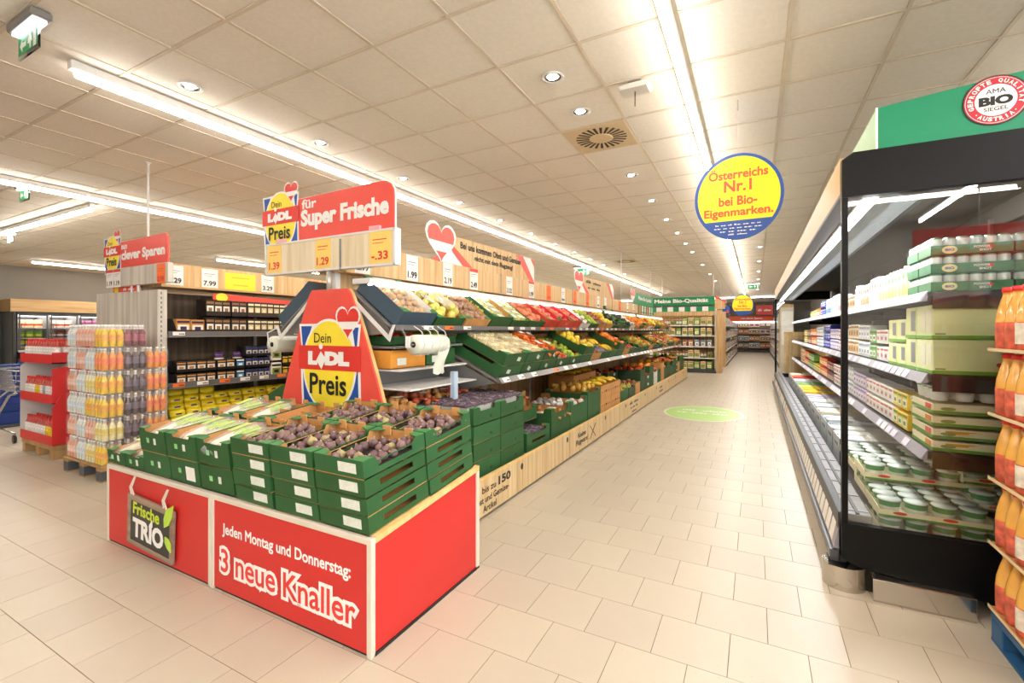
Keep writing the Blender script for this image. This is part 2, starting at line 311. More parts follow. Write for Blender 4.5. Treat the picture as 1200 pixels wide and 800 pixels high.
spr = MB().lathe([(.085, 0), (.088, -.006), (.068, -.008), (.062, .01)], 24, cap=False).mesh('trim_ring', [WHM], True)
spb = MB().lathe([(.064, .02), (.062, -.004), (.054, -.005), (.05, .02)], 24, cap=False).mesh('reflector', [BLK], True)
spl = MB().lathe([(.001, -.012), (.025, -.011), (.036, -.006), (.038, .006), (.001, .008)], 24, cap=False).mesh('lamp_disc', [em((1, .93, .82), 9)], True)
sp = [(-3.97, y, 'left') for y in (2.03, 3.27, 4.53, 5.78, 7.05, 8.3, 9.55, 10.8, 12.05, 13.3, 15.8)] + [(-1.37, y, 'middle') for y in (3.254, 3.883, 5.766, 7.04, 8.35, 9.6, 10.85, 12.1, 14.6, 17.1, 19.6)] + [(.1, y, 'right') for y in (9.6, 12.1, 14.6, 17.1, 19.6, 22.1, 24.6)]
cnt = {}
for x, y, sd in sp:
    cnt[sd] = cnt.get(sd, 0) + 1
    t = thing('ceiling_spotlight', f'round recessed ceiling spotlight, {ORD[cnt[sd] - 1]} of the {sd} row from the camera', 'spotlight', (x, y, ZC), (0, 0, 0), 'recessed ceiling spotlights')
    inst('trim_ring', spr, t); inst('reflector', spb, t); inst('lamp_disc', spl, t, (0, 0, -.006), (R(14), 0, 0))
def outlet(x, y, lab):
    t = thing('air_outlet', lab, 'air vent', (x, y, ZC)); MB().box(-.3, .3, -.3, .3, -.006, .004, 0, .002).build('face_plate', [M('vent_plate', '#dcc7a0', .6)], t)
    sm = MB()
    sm.poly([(.12, -.009), (.25, -.014), (.25, .014), (.12, .009)], -.0075, -.0055)
    me = sm.mesh('slot', [BLACK])
    for k in range(24): inst('slot', me, t, (0, 0, 0), (0, 0, R(15 * k)))
    MB().lathe([(.001, -.012), (.108, -.012), (.112, -.006)], 24, cap=False).build('hub', [M('vent_plate', '#dcc7a0', .6)], t)
outlet(-1.37, 4.51, 'square ceiling air outlet with a ring of black radial slots'); outlet(-3.2, 12.9, 'far ceiling air outlet above the end of the vegetable row'); outlet(-9.8, 8.5, 'ceiling air outlet over the left shelves, behind the hanging red sign')
t = thing('wireless_access_point', 'white wireless box with a short black rod under the ceiling', 'access point', (-.83, 3.62, ZC))
MB().box(-.12, .12, -.09, .09, -.075, -.035, 0, .018).build('body', [WHM], t); MB().tube([(0, 0, -.075), (0, 0, -.19)], .004).build('antenna', [BLACK], t)
MB().tube([(.02, 0, -.03), (.05, .02, .0), (.0, .04, 0)], .008).build('cable', [BLACK], t); MB().box(-.05, .05, -.02, .02, -.036, 0).build('bracket', [GRY], t)
EXG = M('exit_green', '#0f9d5c', .4)
def exit_sign(x, y, w_, h, lab, axis='F'):
    t = thing('exit_sign', lab, 'exit sign', (x, y, ZC), (0, 0, 0) if axis == 'F' else (0, 0, R(90)))
    MB().box(-w_ / 2 - .03, w_ / 2 + .03, -.05, .05, -.055, -.002, 0, .01).build('housing', [GRY], t); MB().box(-w_ / 2, w_ / 2, -.03, .03, -.07, -.055).build('lamp_strip', [TUBEC], t)
    MB().box(-w_ / 2 + .01, w_ / 2 - .01, -.005, .005, -.07 - h, -.07).build('clear_plate', [glassmat('clear_plate', (.93, .97, .95))], t)
    P = [(rect(-w_ * .44, w_ * .44, .02, h - .01), 0, 0), ([(-w_ * .36, h * .5), (-w_ * .25, h * .78), (-w_ * .25, h * .6), (-w_ * .08, h * .6), (-w_ * .08, h * .4), (-w_ * .25, h * .4), (-w_ * .25, h * .22)], 1, 1),
         (disc(w_ * .1, h * .76, .016, .016, 12), 1, 1), ([(w_ * .04, h * .66), (w_ * .16, h * .68), (w_ * .2, h * .45), (w_ * .15, h * .45), (w_ * .14, h * .2), (w_ * .09, h * .2), (w_ * .08, h * .42), (w_ * .0, h * .42)], 1, 1), (rect(w_ * .26, w_ * .38, h * .15, h * .85), 1, 1)]
    flat(P, 'pictogram', 'F', 0, -.07 - h, -.0055, [EXG, WHITE], t)
exit_sign(-4.0, 1.12, .34, .15, 'hanging green exit sign nearest the camera, top left corner')
exit_sign(-8.55, 2.35, .34, .16, 'hanging exit sign below the long light at the left edge'); exit_sign(-12.9, 3.35, .34, .16, 'hanging exit sign beside the crosswise light at the far left')
exit_sign(-.06, 21, .45, .2, 'green exit sign far down the aisle above the yellow disc'); exit_sign(-4.6, 13.2, .5, .22, 'green exit sign over the far end of the produce row')
# ------------------------------------------------------------------ floor sticker
t = thing('floor_sticker', 'round pale green sticker with white writing on the tiles', 'floor sticker', (-.78, 8.32, .0005))
MB().poly(disc(0, 0, .62, .74, 48), 0, .0008).build('sticker_edge', [M('pale_rim', '#e6ecd0', .3)], t); MB().poly(disc(0, 0, .58, .70, 48), .0008, .0014).build('sticker_face', [M('sticker_green', '#b4dd80', .3)], t)
for s, y, w_ in (('~2', .16, .7), ('~3', -.10, .8)): inst('lettering', text_mesh(s, WHITE, .03), t, (-w_ / 2, y, .0018), (0, 0, 0), (w_, .17, 1))
# ------------------------------------------------------------------ the red promotion stand at the front
SX0, SX1, SY0, SY1 = -3.80, -1.43, 1.432, 2.29
tilt = math.atan2(.092, .858)
t = thing('promotion_stand', 'long red display table with a cream frame and white German lettering', 'display stand', ((SX0 + SX1) / 2, (SY0 + SY1) / 2, 0))
def loc(o, p=(SX0 + SX1, SY0 + SY1)): return (o[0] - p[0] / 2, o[1] - p[1] / 2, o[2])
ox, oy = -(SX0 + SX1) / 2, -(SY0 + SY1) / 2
def sbox(name, m, *a, b=0): return MB().box(a[0] + ox, a[1] + ox, a[2] + oy, a[3] + oy, a[4], a[5], 0, b).build(name, [m], t)
FR = M('cream_frame', '#d9d0bf', .45, var=.05, scale=6)
sbox('skirting', BLACK, SX0 + .01, SX1 - .01, SY0 + .01, SY1, 0, .03)
sbox('front_panel', RED, SX0 + .02, -2.63, SY0 + .006, SY0 + .02, .012, .478); sbox('front_panel', RED, -2.58, SX1 - .02, SY0 + .006, SY0 + .02, .012, .478)
MB().poly([(SY0 + .02 + oy, .012), (SY1 + oy, .012), (SY1 + oy, .565), (SY0 + .02 + oy, .478)], SX1 - .02 + ox, SX1 - .006 + ox, 0, 'x').build('side_panel', [RED], t)
MB().poly([(SY0 + .02 + oy, .012), (SY1 + oy, .012), (SY1 + oy, .565), (SY0 + .02 + oy, .478)], SX0 + .006 + ox, SX0 + .02 + ox, 0, 'x').build('side_panel', [RED], t)
sbox('back_panel', RED, SX0 + .02, SX1 - .02, SY1 - .02, SY1 - .006, .012, .56)
for a, b in ((SX0, SX0 + .02), (-2.63, -2.607), (-2.603, -2.58), (SX1 - .028, SX1)): sbox('frame_post', FR, a, b, SY0, SY0 + .026, .0, .482, b=.002)
MB().box(SX1 - .016 + ox, SX1 + ox, SY1 - .03 + oy, SY1 + oy, 0, .567).build('frame_post', [FR], t)
MB().box(SX1 - .006 + ox, SX1 + ox, SY0 + oy + .02, SY1 + oy, 0, .014).build('bottom_rail', [BLACK], t)
sbox('top_rail', FR, SX0, SX1, SY0, SY0 + .03, .478, .506, b=.003)
for x in (SX0, SX1 - .03): MB().poly([(SY0 + oy + .03, .482), (SY1 + oy, .57), (SY1 + oy, .598), (SY0 + oy + .03, .509)], x + ox, x + .03 + ox, 0, 'x').build('top_rail', [EDGE if x > -2 else FR], t)
MB().poly([(SY0 + oy + .03, .485), (SY1 + oy, .575), (SY1 + oy, .592), (SY0 + oy + .03, .502)], SX0 + .03 + ox, SX1 - .03 + ox, 0, 'x').build('table_top', [DKG], t)
P_ = SY0 + .0045
def stext(s, x, z, w_, h, m, b, p=0): text(s, 'F', x + ox, z, w_, h, P_ - p + oy, m, t, b)
stext('Jeden Montag und Donnerstag:', -2.505, .293, .95, .075, WHITE, .025)
outlined('3 neue Knaller', 'F', -2.513 + ox, .112, .985, .118, P_ + oy, REDF, WHITE, t, .115)
# hanging wooden sign
t2 = thing('hanging_board', 'dark wood-framed board with green and white lettering roped to red panel', 'sign', (-3.2, SY0 - .012, .36), (0, R(3), 0))
def hb(name, m, *a): return MB().box(*a, 0, .003).build(name, [m], t2)
hb('board', M('slate_face', '#45423d', .7, var=.15, scale=6), -.235, .235, -.004, .006, -.295, -.02)
hb('frame_rail', WOODR, -.26, .26, -.012, .008, -.03, .005); hb('frame_rail', WOODR, -.26, .26, -.012, .008, -.305, -.28)
hb('frame_stile', WOODR, -.262, -.23, -.011, .008, -.305, 0); hb('frame_stile', WOODR, .23, .262, -.011, .008, -.305, 0)
LIME = M('lime_print', '#c6d92c', .5)
for s, x, z, w_, h, m, b in (('Frische', -.2, -.11, .31, .075, LIME, .03), ('TRIO', -.20, -.25, .36, .12, WHITE, .05)): inst('lettering', text_mesh(s, m, b), t2, (x, -.0062, z), (R(90), 0, 0), (w_, h, 1))
def leaf(cx, cz, l, wd, a):
    P = [(cx + math.cos(a) * l * k - math.sin(a) * wd * q, cz + math.sin(a) * l * k + math.cos(a) * wd * q) for k, q in ((0, 0), (.25, .7), (.6, .9), (1, 0), (.6, -.6), (.25, -.6))]
    b = MB(); b.poly(P, -.02, -.014, 0, 'y'); return b.build('leaf', [M('leaf_lime', '#b8dc4a', .5)], t2)
leaf(.19, -.10, .17, .045, R(60)); leaf(.20, -.15, .1, .03, R(-50))
MB().poly([(-.005, -.145), (.03, -.10), (.035, -.14), (.01, -.165)], -.009, -.006, 0, 'y').build('leaf', [WHITE], t2)
for x in (-.2, .18):
    MB().tube([(x - .02, -.004, -.02), (x - .03, -.012, .05), (x + .01, -.006, .118)], .005).build('rope', [M('white_rope', '#d8cfbf', .8)], t2)
    MB().tube([(x + .015, -.004, -.02), (x - .01, -.014, .05), (x + .015, -.006, .118)], .005).build('rope', [M('white_rope', '#d8cfbf', .8)], t2)
# ------------------------------------------------------------------ cardboard crates
def wall(b, axis, L, inner, outer, H, dip, shoulder, hole=None, m=0, back=1):
    """one crate wall: outline in (length, height); dip lowers the middle of the top edge; hole = (half length, z0, z1)"""
    top = [(L, H), (L - shoulder, H), (L - shoulder - .012, H - dip), (-L + shoulder + .012, H - dip), (-L + shoulder, H), (-L, H)] if dip else [(L, H), (-L, H)]
    if not hole: b.poly([(-L, 0), (L, 0)] + top, inner, outer, m, axis, back); return
    hl, z0, z1 = hole
    b.poly(rect(-L, L, 0, z0), inner, outer, m, axis, back); b.poly([(-L, z1), (L, z1)] + top, inner, outer, m, axis, back)
    b.poly(rect(-L, -hl, z0, z1), inner, outer, m, axis, back); b.poly(rect(hl, L, z0, z1), inner, outer, m, axis, back)
def crate_mesh(lx, ly, H, dipx=.0, dipy=.0, holex=None, holey=None, tabs=True, green=GREEN, inside=BROWN, ledge=True, sh=.06):
    """lx, ly half sizes; walls facing +-x get dipx/holex, walls facing +-y get dipy/holey"""
    b = MB(); e = .005
    b.box(-lx, lx, -ly, ly, 0, .005, 1)
    for s in (-1, 1):
        wall(b, 'x', ly, s * (lx - e), s * lx, H, dipx, sh, holex); wall(b, 'y', lx - e, s * (ly - e), s * ly, H, dipy, sh, holey)
        if ledge:
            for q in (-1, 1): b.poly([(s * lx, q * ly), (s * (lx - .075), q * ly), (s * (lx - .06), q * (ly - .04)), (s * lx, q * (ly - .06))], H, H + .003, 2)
    if tabs == 1:
        for x in (-lx * .5, lx * .45): b.box(x - .028, x + .028, ly - .02, ly - .014, H - .03, H + .022, 1, .004)
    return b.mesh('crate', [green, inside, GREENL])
LABEL = M('paper_label', '#dfe3d8', .6, var=.1, scale=60)
lab_me = MB().box(-.055, .055, -.0012, 0, -.022, .022).mesh('paper_label', [LABEL])
tag_me = MB().box(-.018, .018, -.0012, 0, -.018, .018).mesh('printed_mark', [M('light_green_mark', '#8fd08a', .6)])
tag2_me = MB().box(-.016, .016, -.0012, 0, -.024, .024).mesh('printed_code', [LABEL])
FIGC0 = crate_mesh(.152, .20, .0815, .0, .0, (.11, .030, .056), None, tabs=False, ledge=False)
DEEPC0 = crate_mesh(.148, .195, .1425, .0, .0, (.10, .05, .08), None, tabs=False, ledge=False)
FIGC = crate_mesh(.152, .20, .082, .022, .0, (.11, .030, .056), None, sh=.07)
DEEPC = crate_mesh(.148, .195, .142, .0, .018, (.10, .05, .08), None, sh=.05)
LOWC = crate_mesh(.115, .195, .088, .0, .012, None, None, tabs=False, sh=.04)
deck = Matrix.Translation((0, SY0, .508)) @ Matrix.Rotation(tilt, 4, 'X')
def top(name, me, mat, label, cat, group=None, kind=None):
    o = bpy.data.objects.new(name, me); C.objects.link(o); o.matrix_basis = mat; return tag(o, label, cat, group, kind)
FIGM = [M('fig_purple', '#846463', .45, var=.4, scale=14, objvar=.3), M('fig_stem', '#a99873', .7)]; FIGG = [M('fig_green', '#b0a070', .45, var=.35, scale=14, objvar=.2), M('fig_stem', '#a99873', .7)]
prof = [(.001, 0), (.013, .001), (.0215, .008), (.025, .018), (.024, .027), (.018, .036), (.010, .042), (.0055, .048), (.0042, .054), (.001, .0545)]
fig_me = [MB().lathe(prof, 10, ms=[0] * 7 + [1] * 2, cap=False).mesh('fig', m, True) for m in (FIGM, FIGG)]
def jig(n, m, sx, sy, j=.15):
    return [((i + .5) / n * 2 * sx - sx + random.uniform(-j, j) * sx / n * 2, (k + .5) / m * 2 * sy - sy + random.uniform(-j, j) * sy / m * 2) for i in range(n) for k in range(m)]
VEG = [M('veg_white', '#f2eed2', .35, var=.2, scale=10), M('veg_green', '#b7d86a', .35, var=.3, scale=8), film('pack_film', '#ffffff', .22, .1)]
def veg_mesh():
    b = MB(); b.tube([(0, -.15, .018), (0, -.12, .025), (0, -.02, .028), (0, .08, .026), (0, .14, .02), (0, .16, .012)], .03, 8, 0, [.010, .026, .034, .033, .028, .01])
    b.tube([(.012, -.05, .036), (.016, .04, .046), (.01, .14, .034)], .02, 8, 1, [.012, .024, .014])
    return b.mesh('vegetable', VEG[:2], True)
veg_me = veg_mesh(); vf_me = MB().tube([(0, -.18, .016), (0, -.14, .026), (0, -.02, .034), (0, .1, .032), (0, .17, .02), (0, .19, .012)], .04, 8, 0, [.022, .036, .044, .043, .036, .03]).mesh('clear_film', [VEG[2]], True)
cols = [(-1.603, 'f'), (-1.925, 'f'), (-2.245, 'f'), (-2.58, 'd'), (-2.888, 'd'), (-3.196, 'd'), (-3.47, 'l'), (-3.705, 'l')]
for r_, (yc, row) in enumerate(((.215, 'front'), (.625, 'back'))):
    for ci, (xc, ty) in enumerate(cols):
        side = ['right-hand', 'second', 'third', 'fourth', 'fifth', 'sixth', 'seventh', 'left-hand'][ci]
        if row == 'back' and ty == 'l': continue
        H, n, me = {'f': (.083, 4, FIGC), 'd': (.144, 2, DEEPC), 'l': (.09, 1, LOWC)}[ty]
        for k in range(n):
            jx, jz = random.uniform(-.004, .004), random.uniform(-.8, .8)
            Mt = deck @ Matrix.Translation((xc + jx, yc + random.uniform(-.004, .004), k * H)) @ Matrix.Rotation(R(jz), 4, 'Z')
            lev = ['bottom', 'second', 'third', 'top'][k] if n == 4 else (['lower', 'upper'][k] if n == 2 else 'single low')
            o = top('produce_crate', me if k == n - 1 else {'f': FIGC0, 'd': DEEPC0}[ty], Mt, f'{lev} green cardboard crate, {side} column, {row} row of red stand', 'crate', 'green crates on the red stand')
            ly = {'f': .20, 'd': .195, 'l': .195}[ty]
            if ty == 'f': inst('paper_label', lab_me, o, (.055, -ly - .0005, .045)); inst('paper_label', lab_me, o, (-.055, ly + .0005, .045), (0, 0, R(180)))
            else:
                inst('printed_mark', tag_me, o, (-.05, -ly - .0005, H * .5), (0, 0, 0), .8)
                if ci == 4 and k == 0: inst('paper_label', MB().box(-.045, .045, -.0012, 0, -.04, .04).mesh('paper_label', [WHITE]), o, (.06, -ly - .0005, H * .45))
                else: inst('printed_code', tag2_me, o, (.03, -ly - .0005, H * .5), (0, 0, 0), .8)
        topm = deck @ Matrix.Translation((xc, yc, (n - 1) * H))
        lb = f'{side} column, {row} row of the red stand'
        if ty == 'f':
            b = MB().box(-.145, .145, -.19, .19, .012, .02); inst('dark_liner', b.mesh('dark_liner', [M('liner', '#2c241f', .8)]), o)
            for (x, y) in jig(5, 6, .130, .174, .2):
                g = random.random() < .09; nearlow = random.random() < .3 and ci == 0 and x < 0
                if nearlow and row == 'front': continue
                top('fig', fig_me[g], topm @ Matrix.Translation((x, y, .020 + random.uniform(0, .012))) @ Matrix.Rotation(random.uniform(0, 6.3), 4, 'Z') @ Matrix.Rotation(random.uniform(.1, 1.3), 4, 'X') @ Matrix.Scale(random.uniform(.84, 1.04), 4),
                    ('yellow-green' if g else 'dark purple') + ' fig, ' + lb.replace(' of the red stand', ' of red stand'), 'fig', f'{"green" if g else "purple"} figs in {lb}')
        elif ty in 'dl':
            npk = [2, 3, 3, 2, 1][ci - 3] if row == 'front' else [0, 1, 2][ci - 3]
            for q in range(npk):
                x = -.09 + .085 * q + random.uniform(-.01, .01); zz = (.095 if q != 1 else .075) if ty == 'd' else .05
                o2 = top('vegetable_pack', veg_me, topm @ Matrix.Translation((x, random.uniform(-.02, .01), zz - .02)) @ Matrix.Rotation(R(random.uniform(-8, 8)), 4, 'Z') @ Matrix.Rotation(R(random.uniform(2, 7)), 4, 'X'),
                         f'film-wrapped pale green vegetable, {["left", "middle", "right"][q]} one, {lb}', 'vegetable', 'film-wrapped vegetables on the red stand')
                inst('clear_film', vf_me, o2); inst('label_strip', MB().box(-.022, .022, -.02, .10, .074, .077, 0, .001).mesh('label_strip', [M('lime_label', '#c9e27f', .4)]), o2)
            # inner cardboard divider flaps seen in the deep crates
            if ty == 'd': inst('divider', MB().box(-.14, .14, -.003, 0, .01, .12).mesh('divider', [BROWN]), o, (0, .06, 0)); inst('divider', MB().box(-.003, 0, -.19, .19, .01, .10).mesh('divider', [BROWN]), o, (.04, 0, 0))
# ------------------------------------------------------------------ produce gondola (double-sided, centre line XC, near end at y = 2.45)
XC = -2.87; GY0, GY1 = 2.47, 14.35
pg = thing('produce_gondola', 'long sloping fruit and vegetable display with oak plinth and grey price rails', 'display shelf', (XC, GY0, 0))
def gbox(name, m, x0, x1, y0, y1, z0, z1, b=0, parent=None): return MB().box(x0 - XC, x1 - XC, y0 - GY0, y1 - GY0, z0, z1, 0, b).build(name, m if isinstance(m, list) else [m], parent or pg)
gbox('kick_base', BLACK, XC - 1.06, -1.80, GY0, GY1, 0, .03); gbox('base_deck', DKG, XC - 1.08, -1.79, GY0, GY1, .22, .27)
ys = [GY0 + .0, 3.43, 4.67, 5.92, 7.17, 8.42, 9.67, 10.92, 12.17, 13.30, GY1]
PXP = -1.768
for i in range(len(ys) - 1):
    a, b = ys[i], ys[i + 1]
    o = gbox('plinth_panel', WOODP, PXP - .018, PXP, a + .004, b - .004, .022, .285, .002)
    gbox('panel_rail', EDGE, PXP - .03, PXP + .004, a, b, .285, .30, .002)
    if i % 2 == 1:
        for y in (a + .09, b - .07): MB().poly(disc(y - GY0, .225, .022, .028, 16), PXP - XC, PXP - XC + .002, 0, 'x').build('hole_cover', [BLACK], o)
    for q in range(1, 12):
        if i % 2 == 1: MB().box(PXP - XC - .001, PXP - XC + .0006, a - GY0 + q * (b - a) / 12 - .001, a - GY0 + q * (b - a) / 12 + .001, .03, .28).build('groove', [M('groove', '#b08a58', .7)], o)
def ptext(s, y, z, w_, h, b=.02): text(s, 'S', y - GY0, z, w_, h, PXP - XC + .0015, BLACK, pg, b)
ptext('bis zu', 2.87, .187, .20, .05, .015); ptext('150', 3.11, .187, .20, .068, .04); ptext('Obst und Gemüse-', 2.75, .115, .53, .05); ptext('Artikel', 2.88, .045, .2, .05)
ptext('Keine', 4.93, .17, .27, .06); ptext('Flugware!', 4.86, .075, .42, .08)
for dz, s_ in ((0, 1), (0, -1)): MB().tube([(PXP - XC + .002, 5.46 - GY0 - .11, .155 - .08 * s_), (PXP - XC + .002, 5.46 - GY0 + .11, .155 + .08 * s_)], .004, 4).build('crossed_line', [BLACK], pg)
ptext('~2', 7.35, .19, .6, .055); ptext('~3', 7.4, .12, .5, .05); ptext('~1', 7.5, .05, .3, .05)
ptext('~1', 9.95, .17, .3, .06); ptext('~1', 9.9, .09, .42, .06)
# tiers: price rails, slanted shelves, uprights
UX, UZ0, UZ1, UT = -2.235, 1.392, 1.430, R(36)
MX, MZ0, MZ1, MT_ = -1.945, .935, .990, R(25)
for s_ in (1, -1):
    xx = lambda x: XC + s_ * (x - XC) * 1.0
    MB().poly([((UX - .02 - XC) * s_, 1.40), ((UX - .43 - XC) * s_, 1.40 + .41 * math.tan(UT)), ((UX - .43 - XC) * s_, 1.38 + .41 * math.tan(UT)), ((UX - .02 - XC) * s_, 1.385)], 0, GY1 - GY0, 0, 'y').build('slanted_shelf', [GRY], pg)
    MB().poly([((MX - .02 - XC) * s_, .96), ((MX - .52 - XC) * s_, .96 + .5 * math.tan(MT_)), ((MX - .52 - XC) * s_, .94 + .5 * math.tan(MT_)), ((MX - .02 - XC) * s_, .94)], 3.44 - GY0, GY1 - GY0, 0, 'y').build('slanted_shelf', [GRY], pg)
RAIL = M('price_rail', '#75716e', .35, .2); CARD = M('price_card', '#f3efe8', .4); CORG = ORANGE
def digits(n):
    return f'{random.choice([0,1,1,2,2,3])}.{random.choice([19,29,39,49,59,79,99])}'
def rail(parent, x, y0, y1, z0, z1, lean, n, off=(0, 0), face=1, cards=True, prob=.8):
    """price rail along y whose face looks at +x (face 1) or -x; small cards clipped on"""
    X, Y = x - off[0], y0 - off[1]
    o = MB(); o.poly([(X - .018 * face, z0), (X + lean * face, z0), (X, z1), (X - .018 * face, z1)], Y, y1 - off[1], 0, 'y'); o = o.build('price_rail', [RAIL], parent)
    if cards:
        st = (y1 - y0) / n; L = math.hypot(lean, z1 - z0); an = math.atan2(lean, z1 - z0)
        for k in range(n):
            if random.random() > prob: continue
            yy = Y + st * (k + .15); wd = min(.12, st * .7)
            b = MB(); b.box(0, wd, .12 * L, .9 * L, 0, .0015)
            c = b.build('price_card', [CORG if random.random() < .15 else CARD], o, loc=(X + lean * face + .0005 * face, yy if face == 1 else yy + wd, z0), rot=(R(90) - an, 0, R(90) * face))
            if k < 5: inst('lettering', text_mesh('~1', BLACK, .02), c, (wd * .5, .25 * L, .0022), (0, 0, 0), (wd * .45, L * .45, 1))
    return o
rail(pg, UX, GY0, GY1, UZ0, UZ1, .0, 44, (XC, GY0)); rail(pg, MX, 3.43, GY1, MZ0, MZ1 - .01, .035, 38, (XC, GY0))
rail(pg, 2 * XC - UX, GY0, 5.5, UZ0, UZ1, .0, 10, (XC, GY0), -1, False)
gbox('rail_lip', BLACK, UX - .02, UX + .003, GY0, GY1, UZ0 - .008, UZ0)
for y in [GY0 + .03, 3.46, 4.7, 5.94, 7.19, 8.44, 9.69, 10.94, 12.19, 13.44]:
    gbox('upright', WHM, XC - .03, XC + .03, y - .02, y + .02, .2, 2.1)
    for s_ in (1, -1):
        if y > 3: MB().poly([((MX - .05 - XC) * s_, .93), ((-2.5 - XC) * s_, 1.16), (.0, 1.16), (0, .85), ((-2.4 - XC) * s_, .85)], y - GY0 - .006, y - GY0 + .006, 0, 'y').build('shelf_bracket', [GRY], pg)
        MB().poly([((UX - .05 - XC) * s_, 1.37), ((-2.6 - XC) * s_, 1.66), (0, 1.66), (0, 1.33)], y - GY0 - .006, y - GY0 + .006, 0, 'y').build('shelf_bracket', [GRY], pg)
gbox('centre_panel', WOOD, XC - .012, XC + .012, GY0 + .05, GY1, .27, 1.86)
# header: oak boards with price cards on the aisle side, light strip below
HX = -2.72
hy = [2.42, 4.85, 7.30, 9.75, 12.2, GY1]
for i in range(len(hy) - 1):
    g = i == 4
    o = gbox('header_board', WOOD if not g else M('bio_green', '#0d8a55', .45), HX - .02, HX, hy[i] + .006, hy[i + 1] - .006, 1.84, 2.065, .002); gbox('header_board', WOOD, 2 * XC - HX, 2 * XC - HX + .02, hy[i] + .006, hy[i + 1] - .006, 1.84, 2.065, .002)
    gbox('header_joint', GRY, HX - .01, HX + .004, hy[i] - .008, hy[i] + .008, 1.84, 2.07)
gbox('light_housing', WHM, -2.66, -2.48, GY0, GY1, 1.735, 1.775, .004); gbox('light_tube', em((1, .96, .9), 3.5), -2.52, -2.475, GY0 + .02, GY1, 1.722, 1.735)
gbox('header_bottom', WOOD, 2 * XC - HX, HX, GY0, GY1, 1.83, 1.84)
cards = [(2.55, '2.99', 0), (3.14, '1.99', 0), (3.68, '2.19', 0), (4.16, '2.49', 0), (4.98, '3.32', 0), (5.62, '1.99', 0), (6.22, '~1', 1), (6.80, '~1', 0), (7.34, '~1', 1), (8.02, '~1', 1), (8.66, '~1', 0), (9.15, '~1', 0), (10.3, '~1', 1), (11.0, '~1', 0), (11.6, '~1', 0)]
cards += [(12.35 + .32 * k, '~1', 0 if k % 3 else 1) for k in range(6)]
def pcard(parent, y, s, orange, x, z, w_=.16, h=.2, face='S', red=False):
    m = {0: CARD, 1: ORANGE, 2: YCARD}[orange]; ink = REDF if orange else BLACK
    c = flat([(rect(0, w_, 0, h), 0, 0)] + ([(rect(0, w_, h * .85, h), 1, 1)] if red else []) + [(rect(w_ * .15, w_ * .8, h * .72, h * .75), 2, 1), (rect(w_ * .15, w_ * .65, h * .62, h * .64), 2, 1)], 'price_card', face, y, z, x, [m, REDF, GRY if not orange else REDF], parent)
    inst('lettering', text_mesh(s, ink, .025), c, (w_ * .1, h * .1, .003), (0, 0, 0), (w_ * .78, h * .27, 1)); return c
for i, (y, s, orr) in enumerate(cards): pcard(pg, y - GY0, s, orr, HX - XC + .002, 1.835, .16, .225, red=i in (3, 5))
# oak sign with heart and red-white-red ribbon: two of them, standing on the header
def heart_sign(y0, y1, lines, lab, z0=2.065, g=False):
    t = thing('header_sign', lab, 'sign', (HX - .03, y0, z0)); L = y1 - y0
    MB().poly([(.18, 0), (L, 0), (L, .26), (L - .06, .32), (.18, .29)], 0, .015, 0, 'x').build('board', [WOOD if not g else M('bio_green2', '#0f8f58', .45)], t)
    flat([([(L - .55, .30), (L - .35, .31), (L - .0, .0), (L - .14, .0)], 0, 1), ([(L - .35, .31), (L - .12, .31), (L, .2), (L, .0)], 1, 1), ([(L - .12, .31), (L - .05, .31), (L, .27), (L, .20)], 0, 1)] if not g else [], 'ribbon', 'S', 0, 0, .016, [SALMON, WHITE], t) if not g else None
    if not g: flat([([(.24, .20), (.32, .22), (.75, .0), (.55, .0)], 0, 1), ([(.12, .0), (.22, .18), (.30, .18), (.55, .0)], 1, 1), ([(.0, .0), (.12, .06), (.2, .0)], 0, 1)], 'ribbon', 'S', 0, 0, .016, [SALMON, WHITE], t)
    flat(heart_polys(.17, .16, .44, .36 if not g else .36, 0, 2), 'heart', 'S', 0, .02, .017, [SALMON, WHITE], t)
    for k, (s, yy, zz, w_, h) in enumerate(lines): text(s, 'S', yy, zz, w_, h, .0185, BLACK if not g else WHITE, t, .03)
    return t
heart_sign(3.5, 5.82, [('Bei uns kommen Obst und Gemüse', .50, .185, 1.40, .075), ('nicht mit dem Flugzeug!', .78, .075, .90, .075)], 'oak sign with large heart reading Bei uns kommen Obst und Gemüse')
heart_sign(7.5, 9.9, [('~2', .55, .19, .9, .07), ('~3', .65, .09, .75, .06)], 'oak sign with heart, second one along the produce header')
heart_sign(11.5, 14.3, [('Meine Bio-Qualität', .8, .12, 1.7, .12)], 'green header sign with heart at far end of produce row', g=True)
for k, (x, y) in enumerate(((-2.75, 10.6), (-2.75, 14.0), (-6.2, 2.72), (-6.05, 6.7), (-1.25, 16.9), (-2.86, 16.5))):
    t = thing('hanging_rod', f'thin white rod from the ceiling, {["above the oak header", "at the far end of the produce row", "above the red sign at the left", "above the left shelf header", "beside the far green sign", "above the far green sign"][k]}', 'rod', (x, y, 2.0))
    MB().tube([(0, 0, .1), (0, 0, ZC - 2.002)], .013, 8).build('rod', [WHM], t, True); MB().lathe([(.03, ZC - 2.012), (.03, ZC - 2.002)], 12).build('ceiling_plate', [WHM], t)
